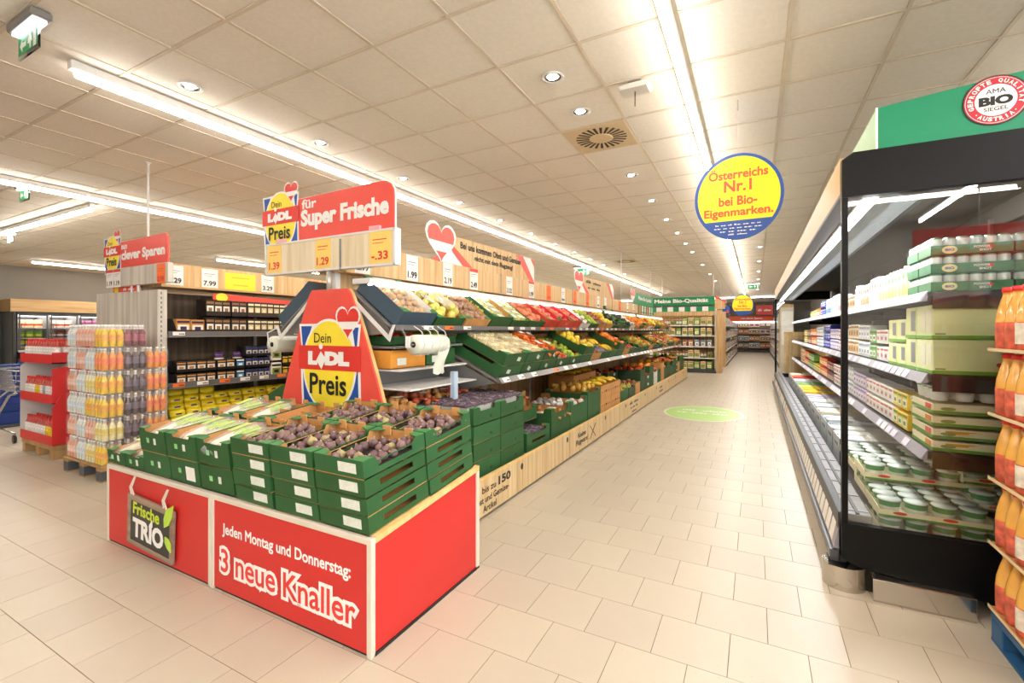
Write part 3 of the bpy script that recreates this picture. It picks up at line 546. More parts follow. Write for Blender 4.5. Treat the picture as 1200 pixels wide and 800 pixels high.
# ------------------------------------------------------------------ red end panel with price badge
AY = 2.44
t = thing('end_panel', 'tall tapering red end panel with round price badge and pale wooden edge', 'end panel', (-2.85, AY, 0))
def atop(n=14):                                           # right-hand outline, bulging slightly
    P = []
    for k in range(n + 1):
        u = k / n; z = .28 + (1.665 - .28) * u; P.append((.13 + .44 * (1 - u) ** .85 + .07 * math.sin(math.pi * u) * (1 - u) + (.09 if u < .5 else .09 * (1 - (u - .5) * 0)), z))
    return P
rs = atop(); A = rs + [(rs[-1][0] - .03, 1.70)] + [(-rs[-1][0] + .03, 1.70)] + [(-x, z) for x, z in rs[::-1]]
MB().poly(A, -.018, .0, 0, 'y').build('red_face', [SALMON], t)
MB().poly([(x, z) for x, z in A], .0, .03, 0, 'y').build('wooden_body', [EDGE], t)
price_logo('F', .0, 1.15, .62, -.0195, t)
MB().box(-.45, .45, -.01, .025, 0, .3).build('foot_board', [EDGE], t)
# hanging sign "für Super Frische" with wooden price holder
t = thing('hanging_sign', 'red sign reading für Super Frische above a wooden price board on a pole', 'sign', (-2.9, AY, 1.7))
def XS(x): return x + 2.9
def Zs(z): return z - 1.7
P = [(-3.62, 2.09), (-2.215, 2.09), (-2.215, 2.33), (-2.22, 2.375), (-2.245, 2.415), (-2.285, 2.437), (-2.33, 2.445), (-3.30, 2.43), (-3.62, 2.40)]
MB().poly([(XS(a), Zs(b)) for a, b in P], -.008, .0, 0, 'y').build('sign_face', [SALMON], t)
MB().poly([(XS(a) * 1.008 + .0, Zs(b) + (.006 if b > 2.2 else 0)) for a, b in P], .0, .012, 0, 'y').build('sign_rim', [WHITE], t)
text('für', 'F', XS(-3.17), Zs(2.345), .17, .075, -.0095, WHITE, t, .03); text('Super Frische', 'F', XS(-3.18), Zs(2.17), .92, .17, -.0095, WHITE, t, .05)
price_logo('F', XS(-3.43), Zs(2.30), .42, -.0095, t)
MB().box(XS(-3.60), XS(-2.20), -.02, .03, Zs(1.85), Zs(2.10), 0, .004).build('wooden_price_board', [woodmat('pale_oak', '#dcc7a0', '#eddfc2')], t)  # board oak lightened as if by flash, brightness put into its colour
for b in ((-3.605, -2.195, 1.845, 1.858), (-3.605, -2.195, 2.088, 2.102), (-3.605, -3.592, 1.845, 2.102), (-2.208, -2.19, 1.845, 2.102)): MB().box(XS(b[0]), XS(b[1]), -.026, .034, Zs(b[2]), Zs(b[3])).build('frame_strip', [WHM], t)
for x, s in ((-3.57, '1.39'), (-2.995, '1.29'), (-2.43, '-.33')):
    pcard(t, XS(x), s, 2, -.022, Zs(1.865), .17 if x < -2.5 else .2, .225, 'F')
MB().tube([(XS(-2.87), .0, -.02), (XS(-2.87), 0, Zs(1.85))], .02, 10).build('pole', [ALU], t, True)
for x in (-3.4, -2.38): MB().box(XS(x) - .05, XS(x) + .05, -.03, -.009, Zs(2.10), Zs(2.13)).build('clip', [M('clip_pink', '#f2b4bb', .4)], t)
# ------------------------------------------------------------------ produce crates and what lies in them
random.seed(21)
def sph(name, col, r, squash=1., var=.15, n=9, stem=None, rough=.42, dimple=.0, ov=.15, neck=0):
    pr = []
    for k in range(8):
        a = math.pi * k / 7; rr = r * math.sin(a); z = -r * math.cos(a) * squash
        if k >= 6 and dimple: z -= dimple * r
        if neck and k >= 5: rr *= .6; z += r * neck * (k - 4) * .3
        pr.append((max(rr, .0008), z + r * squash))
    b = MB(); b.lathe(pr, n, 0, cap=False)
    mats = [M(name + '_skin', col, rough, var=var, scale=12, objvar=ov)]
    if stem: top_ = pr[-1][1]; b.lathe([(.002, top_ - .004), (.0025, top_ + .01)], 5, 1); mats.append(M(name + '_stem', stem, .7))
    return b.mesh(name, mats, True)
def punnet(name, col, n=(4, 3), r=.016, col2=None, fa=.2):
    """shallow clear tray heaped with small fruit under film"""
    b = MB(); b.poly([(-.085, 0), (.085, 0), (.092, .045), (-.092, .045)], -.055, .055, 0, 'y')
    for i in range(n[0] + 1):
        for j in range(n[1] + 1):
            x = -.075 + .15 * i / n[0] + random.uniform(-.004, .004); y = -.042 + .084 * j / n[1]; z = .045 + random.uniform(0, .012)
            b.lathe([(.001, -r), (r * .85, -r * .5), (r, 0), (r * .85, r * .6), (.001, r)], 6, 1, (x, y, z), cap=False)
    b.box(-.09, .09, -.055, .055, .062, .0635, 2)
    b.box(-.05, .05, -.03, .02, .0636, .065, 3)
    return b.mesh(name, [film('tray_plastic', '#dfe5dc', .5, .2), M(name + '_skin', col, .4, var=.2, objvar=.15), film('punnet_film', '#ffffff', fa, .08), M(name + '_label', col2 or '#f0efe6', .4)], False)
def banana():
    b = MB()
    for s in range(4):
        a = (s - 1.5) * .28; pts = []
        for k in range(7):
            t = k / 6; an = -.9 + 1.8 * t; pts.append((math.sin(a) * (.03 + .06 * math.cos(an)) + s * .004, .10 * math.sin(an), .02 + .055 * math.cos(an) - .02))
        b.tube(pts, .016, 6, 0, [.006, .013, .017, .018, .017, .012, .005])
    return b.mesh('banana_bunch', [M('banana_skin', '#f4cf2e', .45, var=.15, objvar=.1)], True)
def leafy(name, c1, c2, r, n=11):
    b = MB(); random.seed(5)
    for k in range(n):
        a = k * 2.4; e = .3 + .08 * k; rr = r * (1 - k / n * .5); pts = []
        cx, cy = math.cos(a) * rr * .3, math.sin(a) * rr * .3
        vs = []; m_ = 5
        for i in range(m_):
            for j in range(3):
                u = i / (m_ - 1); v = (j - 1); wv = math.sin(math.pi * min(1, u * .9 + .1)) * r * .5
                vs.append((math.cos(a) * rr * u * math.cos(e) - math.sin(a) * wv * v, math.sin(a) * rr * u * math.cos(e) + math.cos(a) * wv * v, r * .2 + rr * u * math.sin(e) + abs(v) * r * .12 + random.uniform(-.1, .1) * r))
        b.add(vs, [(i * 3 + j, i * 3 + j + 1, i * 3 + j + 4, i * 3 + j + 3) for i in range(m_ - 1) for j in range(2)], k % 2)
    b.lathe([(.001, 0), (r * .4, .0), (r * .5, r * .4), (.001, r * .6)], 8, 1, cap=False)
    random.seed(22); return b.mesh(name, [M(name + '_outer', c1, .55, var=.3, objvar=.15), M(name + '_inner', c2, .5, var=.2)], True)
def net_bag(name, col):
    b = MB()
    for k in range(9):
        a = k * 2.4; rr = .035 * math.sqrt(k); b.lathe([(.001, -.03), (.024, -.018), (.032, 0), (.024, .02), (.001, .03)], 7, 0, (math.cos(a) * rr, math.sin(a) * rr * 1.4, .035 + (.03 if k < 4 else 0)), cap=False)
    b.tube([(0, -.12, .04), (0, -.16, .05), (0, -.19, .04)], .02, 5, 1, [.03, .008, .015]); b.tube([(0, .12, .04), (0, .16, .05), (0, .19, .04)], .02, 5, 1, [.03, .008, .015]); b.box(-.035, .035, -.03, .05, .095, .098, 2)
    return b.mesh(name, [M(name + '_net', col, .5, var=.35, scale=40, objvar=.15), M(name + '_mesh', col, .5), M('net_label', '#f2ede0', .4)], True)
def stick(name, col, col2):
    b = MB()
    for k in range(5): b.tube([(k * .022 - .044, -.11, .014 + (k % 2) * .012), (k * .022 - .044, 0, .02 + (k % 2) * .012), (k * .024 - .048, .1, .018)], .012, 6, 0, [.004, .013, .015])
    b.tube([(0, .09, .02), (0, .16, .03)], .02, 6, 1, [.03, .012]); return b.mesh(name, [M(name + '_skin', col, .45, var=.2, objvar=.1), M(name + '_top', col2, .6)], True)
K = {  # kind: mesh, columns, rows, lift, category, words
 'mushroom': (sph('mushroom', '#c8a57a', .028, .8, stem='#e8dcc8', dimple=0), 5, 6, .05, 'mushroom', 'pale brown mushroom'),
 'pepper': (sph('chicory', '#e6df6a', .034, 1.1, .3, stem='#d7e9a0', rough=.3), 4, 5, .05, 'vegetable', 'yellow-green pepper in clear film'),
 'potato': (sph('potato', '#b08a6e', .03, .8, .3), 5, 6, .05, 'potato', 'small pinkish brown potato'),
 'grape': (punnet('grape_punnet', '#c9cf57'), 2, 4, .03, 'punnet', 'clear punnet of green grapes'),
 'apricot': (punnet('apricot_punnet', '#f2934a'), 2, 4, .03, 'punnet', 'clear punnet of apricots'),
 'peach': (sph('peach', '#f08a66', .036, .95, .35, dimple=.2, rough=.6), 4, 5, .045, 'peach', 'red and orange peach'),
 'garlic': (sph('white_radish', '#efe9e6', .034, .9, .2, stem='#b7cf7a'), 4, 5, .045, 'vegetable', 'white and pinkish radish'),
 'lime': (sph('lime', '#a9c43b', .033, 1.05, .2), 4, 6, .045, 'lime', 'yellow-green lime'),
 'onion': (sph('onion', '#a3573a', .036, .9, .35, stem='#c9a070'), 4, 5, .045, 'onion', 'brown onion'),
 'lemon': (sph('lemon', '#f3d842', .034, 1.2, .1, n=9), 4, 5, .045, 'lemon', 'yellow lemon'),
 'avocado': (sph('avocado', '#33402a', .036, 1.25, .2), 4, 5, .04, 'avocado', 'dark green avocado'),
 'orange': (sph('orange', '#f58a1f', .037, .96, .1), 4, 5, .045, 'orange', 'bright orange fruit'),
 'tomato': (sph('tomato', '#e5421f', .034, .85, .15, stem='#4d7a2d', dimple=.2, rough=.25), 4, 5, .045, 'tomato', 'red tomato'),
 'apple': (sph('apple', '#d9463a', .037, .92, .45, stem='#5a3d24', dimple=.35, rough=.3), 4, 5, .045, 'apple', 'red and yellow apple'),
 'gapple': (sph('green_apple', '#a9c84c', .037, .92, .2, stem='#5a3d24', dimple=.35, rough=.3), 4, 5, .045, 'apple', 'green apple'),
 'pear': (sph('pear', '#c7b84a', .033, 1.0, .25, stem='#5a3d24', neck=1.2), 4, 5, .04, 'pear', 'yellow-green pear'),
 'plum': (punnet('plum_punnet', '#5a4450', r=.018, col2='#9a8aa8', fa=.3), 3, 4, .055, 'punnet', 'clear punnet of dark plums'),
 'blue': (punnet('berry_punnet', '#3c3a6b', r=.014, col2='#5c5fae'), 2, 4, .03, 'punnet', 'clear punnet of blue berries'),
 'tray': (punnet('pale_punnet', '#e3cf93', r=.017, col2='#dfe7cf', fa=.35), 2, 4, .035, 'punnet', 'film-covered punnet of pale yellow fruit'),
 'banana': (banana(), 2, 2, .04, 'bananas', 'bunch of yellow bananas'),
 'salad': (leafy('lettuce', '#4f8f35', '#a8cb5c', .085), 2, 2, .02, 'lettuce', 'green leafy lettuce head'),
 'herb': (leafy('dark_cabbage', '#2e5f2b', '#6d9b45', .08), 2, 2, .02, 'cabbage', 'dark green cabbage'),
 'carrot': (stick('carrot_bundle', '#ee7d26', '#4f8030'), 3, 2, .04, 'carrots', 'bundle of orange carrots'),
 'cucumber': (stick('cucumber_bundle', '#3c7a34', '#2f5f2a'), 3, 2, .04, 'cucumbers', 'bundle of dark green cucumbers'),
 'netpot': (net_bag('potato_net', '#c98f4d'), 2, 2, .02, 'net bag', 'net bag of yellow potatoes'),
 'netoni': (net_bag('onion_net', '#b4552f'), 2, 2, .02, 'net bag', 'net bag of brown onions'),
 'netora': (net_bag('orange_net', '#f0742c'), 2, 2, .02, 'net bag', 'net bag of oranges'),
 'corn': (sph('sweetcorn', '#e3b64a', .03, 1.3, .3), 4, 4, .05, 'vegetable', 'golden yellow squash')}
def cm(lx, ly, H, col='g', **k):
    mats = {'g': (GREEN, BROWN), 'd': (M('blue_grey_crate', '#3d5261', .5), M('white_lining', '#e9e6df', .5)), 'r': (M('red_crate', '#dc4034', .55, var=.1), M('pink_lining', '#e8274f', .5)), 'b': (BROWN, BROWN),
            'k': (M('dark_green_crate', '#24452b', .5), M('dark_green_in', '#24452b', .5)), 'w': (M('white_crate', '#e8e5dd', .5), BROWN)}[col]
    return crate_mesh(lx, ly, H, green=mats[0], inside=mats[1], tabs=False, **k)
cmc = {}
def crate(kind_, lx, ly, H, col, Mt, label, group, **kw):
    key = (lx, ly, H, col, tuple(kw.items()))
    if key not in cmc: cmc[key] = cm(lx, ly, H, col, **kw)
    o = top('produce_crate', cmc[key], Mt, label, 'crate', group); return o
def fill(Mt, lx, ly, kind, place, far=False, jitter=.25, extra_z=0, nmax=99):
    me, nx, ny, lift, cat, words = K[kind]
    if far and nx > 3: nx, ny = nx - 1, ny - 1
    sc = 1.22 if far else 1.08
    if nx > 3 or (far and nx > 2): pts = jig(nx, ny, lx - .012, ly - .02, jitter)
    else: pts = jig(nx, ny, lx - .01, ly - .03, .06)
    for i, (x, y) in enumerate(pts[:nmax]):
        m = Mt @ Matrix.Translation((x, y, lift + extra_z + random.uniform(0, .018)))
        if 'punnet' in me.name: m = Mt @ Matrix.Translation((x, y, lift + extra_z + random.uniform(0, .01))) @ Matrix.Rotation(random.uniform(-.06, .06), 4, 'Z')
        elif nx > 3 or far and nx > 2: m = m @ Matrix.Rotation(random.uniform(0, 6.28), 4, 'Z') @ Matrix.Rotation(random.uniform(-.7, .7), 4, 'X')
        else: m = m @ Matrix.Rotation(random.uniform(-.4, .4), 4, 'Z')
        top(me.name, me, m @ Matrix.Scale(sc * random.uniform(.93, 1.07), 4), f'{words}, {place}', cat, f'{me.name.replace("_", " ")}s, {place}')
def tier(front, y, z, tilt_, ly): return Matrix.Translation((front, y, z)) @ Matrix.Rotation(R(90), 4, 'Z') @ Matrix.Rotation(tilt_, 4, 'X') @ Matrix.Translation((0, ly, 0))
upper = ['d:mushroom', 'g:pepper', 'b:potato', 'G:grape', 'g:grape', 'g:peach', 'r:peach', 'r:peach', 'r:peach', 'w:garlic', 'g:lime', 'b:onion', 'b:lemon', 'g:avocado', 'g:cucumber', 'k:avocado', 'w:garlic', 'b:orange', 'g:orange', 'b:carrot', 'w:corn', 'b:tomato', 'g:lemon', 'g:salad', 'b:corn', 'b:pear', 'g:tomato', 'b:potato']
def colname(c): return {'g': 'green', 'G': 'green', 'd': 'dark blue-grey', 'r': 'red', 'b': 'brown', 'w': 'white', 'k': 'dark green'}[c]
y = GY0 + .22
for i, u in enumerate(upper):
    c, kind = u.split(':'); far = y > 7.5
    Mt = tier(UX - .025, y, 1.412, UT, .235)
    pl = f'{ORD[i]} crate of the top tier' if i else 'nearest crate of the top tier'
    crate('c', .195, .235, .10 if c not in 'drG' else .135, c.lower(), Mt, f'{colname(c)} crate of {K[kind][4]}, {ORD[i]} from the camera on the top tier', 'crates on the top produce tier')
    fill(Mt, .195, .235, kind, pl, far)
    if kind == 'pepper':
        b = MB(); random.seed(3)
        for q in range(3):
            cx = -.12 + q * .11; vs = [(cx + random.uniform(-.07, .07), -.05 + random.uniform(-.1, .16), .10 + random.uniform(0, .07)) for _ in range(9)]
            vs = sorted(vs); b.add(vs, [(0, 1, 2), (1, 2, 3), (2, 3, 4), (3, 4, 5), (4, 5, 6), (5, 6, 7), (6, 7, 8)], 0)
        ob = top('plastic_wrap', b.mesh('plastic_wrap', [film('crumpled_film', '#ffffff', .4, .15)]), Mt, 'crumpled clear plastic wrap over the yellow-green peppers on the top tier', 'plastic wrap')
        random.seed(23)
    y += .424
mid = ['2:tray', '2:tray', '2:netora', 'g:apple', 'g:lime', '2:lemon', 'b:onion', 'g:blue', 'g:banana', '2:orange', 'b:orange', 'g:apple', 'k:herb', 'g:salad', 'g:pear', 'b:orange', 'g:salad', 'k:herb', 'g:corn', 'b:netpot', 'g:peach', 'g:apple', 'g:gapple', 'b:orange', 'g:orange', 'g:carrot']
y = 3.46 + .205
for i, u in enumerate(mid):
    c, kind = u.split(':'); far = y > 7.5; n = 2 if c == '2' else 1; c = 'g' if c == '2' else c
    for q in range(n):
        Mt = tier(MX - .03, y, .972, MT_, .275) @ Matrix.Translation((0, 0, q * .118))
        o = crate('c', .20, .275, .115, c, Mt, f'{colname(c)} crate of {K[kind][4]}, {ORD[i]} from camera, middle tier' + (', upper of two' if q else (', lower of two' if n == 2 else '')), 'crates on the middle produce tier', dipx=.025, dipy=.0, sh=.09)
        if i < 5: inst('paper_label', lab_me, o, (.06 if q else -.05, -.276, .055), (0, R(20 if i else 8), 0), (.6, 1, .9))
    fill(Mt, .20, .275, kind, f'{ORD[i]} crate of the middle tier', far)
    y += .418
# small set-back shelves at the near end behind the red panel, with roll of bags
gbox('small_shelf', GRY, -2.75, -2.30, GY0 + .06, 3.40, 1.255, 1.275, .003); gbox('small_shelf', WHM, -2.75, -2.25, GY0 + .06, 3.40, 1.09, 1.105, .003); gbox('small_shelf', WHM, -2.75, -2.15, GY0 + .06, 3.40, .955, .968, .003)
gbox('slanted_guard', GRY, -2.6, -2.56, GY0 + .1, 3.4, .97, 1.09)
gbox('hanger_post', M('pale_blue_plastic', '#b9cde0', .5), -2.16, -2.12, 3.02, 3.07, .84, 1.06)
def up(x, y, z, rz=90): return Matrix.Translation((x, y, z)) @ Matrix.Rotation(R(rz), 4, 'Z')
for i, (yy, c, k_) in enumerate(((2.72, 'o', 'potato'), (3.13, 'g', 'lime'))):
    Mt = up(-2.50, yy, 1.107); mk = {'o': M('orange_crate', '#e39a38', .6, var=.1)}.get(c, GREEN)
    o = top('produce_crate', crate_mesh(.195, .17, .135, green=mk, inside=BROWN, tabs=False, ledge=False), Mt, f'{"orange" if c == "o" else "green"} cardboard crate on the small shelf behind the red end panel', 'crate')
    inst('paper_label', lab_me, o, (-.08, -.172, .05), (0, 0, 0), (.9, 1, 1.2))
for i, yy in enumerate((2.75, 3.15)):
    Mt = up(-2.50, yy, 1.277); top('produce_crate', crate_mesh(.19, .17, .07, tabs=False, ledge=False), Mt, f'low green crate, {["nearer", "farther"][i]} of two under the top tier at the near end', 'crate')
    fill(Mt, .19, .17, ['tomato', 'lime'][i], f'{["nearer", "farther"][i]} low crate at near end', nmax=12, extra_z=-.02)
for i in range(6):
    top('net_bag', K['netoni' if i % 3 else 'netpot'][0], up(-2.35 - (i % 2) * .05, 2.62 + i * .14, .80 + (i % 2) * .02, 80 + 20 * (i % 2)), f'net bag of {"brown onions" if i % 3 else "yellow potatoes"}, {ORD[i]} from the red end panel', 'net bag', 'net bags under the small shelf')
gbox('net_bag_shelf', GRY, -2.75, -2.15, GY0 + .06, 2.84, .78, .795)
t = thing('bag_dispenser', 'roll of thin white produce bags on a wire holder, one bag hanging', 'bag roll', (-2.10, 2.50, 1.29))
b = MB(); b.lathe([(.022, 0), (.068, 0), (.070, .01), (.070, .33), (.066, .34), (.022, .34)], 24, 0, ms=[0, 0, 0, 0, 0]); b.T = Matrix.Identity(4)
b.build('bag_roll', [M('milky_bag', '#e9ead9', .35, var=.12, scale=6)], t, True, rot=(R(-90), 0, 0)); b = MB(); b.lathe([(.021, -.002), (.021, .345)], 14); b.build('core', [BLACK], t, True, rot=(R(-90), 0, 0))
vs = []; fs = []
for k in range(9):
    for j in range(5):
        vs.append((.06 + .012 * math.sin(j * 1.7 + k * .6) - .004 * k, .20 + j * .033 + .01 * math.sin(k * .8), .04 - .032 * k + (-.012 * (j % 2) if k == 8 else 0)))
b = MB(); b.add(vs, [(k * 5 + j, k * 5 + j + 1, k * 5 + j + 6, k * 5 + j + 5) for k in range(8) for j in range(4)]); b.build('hanging_bag', [M('milky_bag', '#e9ead9', .35)], t, True)
for s in (.03, .12, .21, .30): MB().tube([(-.02, s, .13), (.05, s, .09), (.078, s, .0), (.04, s, -.074), (-.03, s, -.07)], .0035, 5).build('wire', [WHM], t)
MB().tube([(0, -.03, 0), (0, .37, 0)], .007, 6).build('axle', [GRY], t); MB().box(-.03, .01, -.05, -.045, -.02, .06, 0, .001).build('tear_tab', [WHITE], t); MB().tube([(0, -.03, 0), (-.08, -.02, .10), (-.1, .0, .13)], .006, 6).build('arm', [GRY], t)
t2 = thing('bag_dispenser', 'second roll of white produce bags, left of the red end panel', 'bag roll', (-3.64, 2.50, 1.27))
inst('bag_roll', bpy.data.meshes['bag_roll'], t2, (0, 0, 0), (R(-90), 0, 0)); inst('core', bpy.data.meshes['core'], t2, (0, 0, 0), (R(-90), 0, 0)); MB().tube([(0, -.03, 0), (.0, -.04, .10), (.1, .0, .15)], .006, 6).build('arm', [WHM], t2)
# left-hand side of the gondola, just what shows past the red panel
for i in range(3):
    Mt = Matrix.Translation((2 * XC - UX + .025, GY0 + .22 + i * .42, 1.412)) @ Matrix.Rotation(R(-90), 4, 'Z') @ Matrix.Rotation(UT, 4, 'X') @ Matrix.Translation((0, .235, 0))
    crate('c', .195, .235, .12 if i == 0 else .1, 'd' if i == 0 else 'g', Mt, f'{"dark blue-grey" if i == 0 else "green"} crate, {ORD[i]} on the left-hand slope behind the red panel', 'crates on the left-hand slope')
    if i: fill(Mt, .195, .235, 'corn', f'{ORD[i]} crate, left-hand slope')
for i in range(2):
    o = top('produce_crate', crate_mesh(.19, .27, .12, tabs=False), Matrix.Translation((-3.56 - .1 * i, 2.75 + .45 * i, .80)) @ Matrix.Rotation(R(-90), 4, 'Z') @ Matrix.Rotation(R(25), 4, 'X'), f'green crate low on the left-hand slope, {["nearer", "farther"][i]} of two', 'crate')
gbox('left_shelf', GRY, -3.8, -2.9, GY0 + .1, 3.9, .70, .72)
# side brackets that carry the dark crates at the near end (white angle)
for s_ in (1, -1):
    MB().poly([((UX + .01 - XC) * s_, 1.43), ((UX - .04 - XC) * s_, 1.31), ((UX - .45 - XC) * s_, 1.64), ((UX - .45 - XC) * s_, 1.68), ((UX - .05 - XC) * s_, 1.355), ((UX - .01 - XC) * s_, 1.43)], -.02, -.012, 0, 'y').build('end_bracket', [WHM], pg)
# bottom tier: stacks of crates on the deck behind the plinth
FX = -1.835
def stack(y0, y1, n, H, col, kind, words, depth=.29, z0=.272, x=FX, fz=0, hole=None, dip=.02, lab=None, **kw):
    lx = (y1 - y0) / 2 - .003
    for q in range(n):
        Mt = Matrix.Translation((x - depth, (y0 + y1) / 2, z0 + q * (H + .003))) @ Matrix.Rotation(R(90), 4, 'Z')
        lv = '' if n == 1 else ', ' + (['lower', 'upper'] if n == 2 else ['bottom', 'second', 'third', 'top'])[q] + ' of the stack'
        o = crate('c', round(lx, 3), depth, H, col, Mt, words + lv, 'crates on the bottom produce tier', dipy=dip if q == n - 1 else 0, dipx=dip if q == n - 1 else 0, holey=hole, ledge=q == n - 1 and H > .1, sh=.08)
        if col == 'g' and n > 2: inst('handle_hole', HH, o, (.05, -depth - .001, H * .35)); 
        if lab: inst('paper_label', lab_me, o, (lx * .3, -depth - .001, H * .6))
    if kind: fill(Mt, lx, depth, kind, words.split(',')[0] + words[words.find(','):], y0 > 8, extra_z=fz, )
HH = MB().box(-.014, .014, -.001, .0, -.01, .01).mesh('handle_hole', [BLACK])
stack(2.86, 3.265, 4, .132, 'g', 'plum', 'green crate of plums, first column by the red panel', fz=.03, dip=.03)
stack(3.27, 3.69, 4, .132, 'g', 'plum', 'green crate of plums, second column by the red panel', fz=.03, dip=.03)
stack(3.75, 4.28, 1, .175, 'g', 'plum', 'single green crate with a long slot behind the plum stack', hole=(.15, .07, .095), dip=.03, fz=.02)
stack(3.75, 4.27, 1, .13, 'g', None, 'green crate resting above the slotted one', depth=.2, x=FX - .14, z0=.50)
stack(3.72, 4.3, 1, .16, 'b', 'netoni', 'brown box of onion nets under the middle rail', depth=.22, x=FX - .28, z0=.60, fz=.03)
stack(4.32, 4.86, 1, .31, 'g', 'netpot', 'deep green box, first of two deep boxes', dip=.05, fz=.12)
stack(4.87, 5.45, 1, .31, 'g', 'garlic', 'deep green box, second of two deep boxes', dip=.05, fz=.16)
stack(5.47, 5.98, 1, .35, 'g', 'corn', 'deep green box of golden squash by the banana cartons', dip=.02, fz=.28)
for q in range(2):
    for r_ in range(2):
        for d_ in range(2):
            o = top('banana_carton', cmc.setdefault('ban', crate_mesh(.245, .19, .18, holey=(.03, .08, .11), green=BROWN, inside=BROWN, tabs=False, ledge=False)), Matrix.Translation((FX - .19 - d_ * .39, 6.27 + q * .50, .272 + r_ * .183 + d_ * .12)) @ Matrix.Rotation(R(90), 4, 'Z'),
                f'brown banana carton, {["nearer", "farther"][q]} {["lower", "upper"][r_]} one in the {["front", "rear"][d_]} row', 'carton', 'brown banana cartons')
            for hx in (-.18, -.09, .09, .18): inst('hole', HH, o, (hx, -.1905, .09))
            if r_: fill(o.matrix_basis, .23, .18, 'banana', f'{["nearer", "farther"][q]} carton, {["front", "rear"][d_]} row', extra_z=.11)
stack(7.05, 7.55, 1, .17, 'g', 'pear', 'low green crate after the banana cartons', dip=0, fz=.06); stack(7.58, 8.02, 1, .17, 'k', 'pear', 'low dark crate, second after the banana cartons', dip=0, fz=.06); stack(8.04, 8.4, 1, .2, 'b', 'onion', 'small brown carton, third after the bananas', dip=0, fz=.1)
stack(7.05, 7.6, 1, .15, 'k', 'peach', 'dark green raised crate behind the low crates, first', depth=.22, x=FX - .45, z0=.55, fz=.03); stack(7.65, 8.3, 1, .15, 'k', 'tomato', 'dark green raised crate behind the low crates, second', depth=.22, x=FX - .38, z0=.52, fz=.03, lab=1)
yy = 8.43; i = 0
low = [('k', 'tomato', 3), ('k', 'tomato', 2), ('g', 'orange', 3), ('w', 'garlic', 2), ('g', 'peach', 2), ('b', 'corn', 3), ('k', 'orange', 2), ('g', 'netora', 3), ('k', 'salad', 2), ('g', 'herb', 3), ('g', 'carrot', 3), ('b', 'orange', 2), ('g', 'salad', 3), ('g', 'pear', 3)]
while yy < 14.0 and i < len(low):
    c, k_, n = low[i]; stack(yy, yy + .4, n, .135, c, k_, f'{colname(c)} crate, {ORD[i]} column past the low crates', fz=.04, lab=1 if i in (1, 10) else None); yy += .407; i += 1
# ------------------------------------------------------------------ left: shelf of sweets with header, end panel and hanging sign
random.seed(31)
CX, CY0, CY1 = -5.50, 2.60, 9.4
cg = thing('sweets_gondola', 'long shelf unit of dark sweet packs with oak header and grey rails', 'shelf unit', (CX - .5, CY0, 0))
def cbox(name, m, x0, x1, y0, y1, z0, z1, b=0): return MB().box(x0 - CX + .5, x1 - CX + .5, y0 - CY0, y1 - CY0, z0, z1, 0, b).build(name, [m], cg)
cbox('back_panel', WOODD, CX - .56, CX - .54, CY0, CY1, .1, 1.82); cbox('base', DKG, CX - 1.0, CX - .03, CY0, CY1, 0, .12)
for z in (.37, .79, 1.345): cbox('shelf', GRY, CX - .54, CX, CY0, CY1, z - .03, z)
for y in (2.62, 3.9, 5.15, 6.4, 7.65, 8.9): cbox('upright', WHM, CX - .57, CX - .53, y - .02, y + .02, .1, 2.1)
for z, n in ((.775, 28), (1.33, 28), (.33, 28)): rail(cg, CX + .002, CY0, CY1, z, z + .05, .0, n, (CX - .5, CY0), 1, True, .7)
cbox('end_panel', WOODG, CX - 1.42, CX - .08, CY0 - .09, CY0 - .06, 0, 1.82, .002)
cbox('side_upright', WOODG, CX - .08, CX - .03, CY0 - .09, CY0, 0, 1.82, .002)
for k in range(34): cbox('slot', BLACK, CX - .031, CX - .0285, CY0 - .06, CY0 - .052, .12 + k * .05, .145 + k * .05)
HC = CX - .10; HY0 = 2.58
for i, (a, b) in enumerate(((2.58, 4.8), (4.81, 7.2), (7.21, 9.4))): cbox('header_board', WOOD, HC - .02, HC, a, b, 1.88, 2.12, .002)
cbox('header_bottom', WOODY, HC - .9, HC, 2.58, 9.4, 1.862, 1.88); cbox('header_board', WOOD, HC - .9, HC - .02, 2.58, 2.60, 1.88, 2.12)
for y, s, o_, w_ in ((2.62, '4.29', 0, .17), (2.98, '7.99', 0, .18), (3.70, '3.29', 0, .17), (4.42, '2.79', 1, .17), (4.98, '2.14', 0, .16), (5.6, '~1', 0, .16), (6.2, '~1', 1, .16), (6.9, '~1', 0, .16)):
    pcard(cg, y - CY0, s, o_, .4 + .002, 1.885, w_, .215)
pc = flat([(rect(0, .38, 0, .2), 0, 0), (rect(.08, .30, .14, .15), 1, 1), (rect(.1, .28, .05, .06), 1, 1)], 'yellow_card', 'S', 3.24 - CY0, 1.885, .402, [YEL, M('card_print', '#d9b52a', .5)], cg)
t = thing('hanging_sign', 'red sign reading clever Sparen above a grey oak price board', 'sign', (-5.95, 2.5, 1.85))
def X2(x): return x + 5.95
P = [(-6.58, .24), (-5.29, .24), (-5.29, .50), (-5.34, .54), (-6.58, .52)]
MB().poly([(X2(a), b) for a, b in P], -.008, .008, 0, 'y').build('sign_face', [SALMON], t)
text('nun', 'F', X2(-6.26), .44, .13, .05, -.0095, WHITE, t, .04); text('clever Sparen', 'F', X2(-6.26), .29, .92, .14, -.0095, WHITE, t, .05)
price_logo('F', X2(-6.47), .42, .37, -.0095, t)
MB().box(X2(-6.60), X2(-5.26), -.02, .03, .03, .235, 0, .004).build('price_board', [WOODG], t)
for x, s, o_ in ((-6.58, '1.19', 0), (-6.41, '1.19', 0), (-5.47, '2.99', 1)): pcard(t, X2(x), s, o_, -.022, .025, .16, .2, 'F', red=o_ == 0)
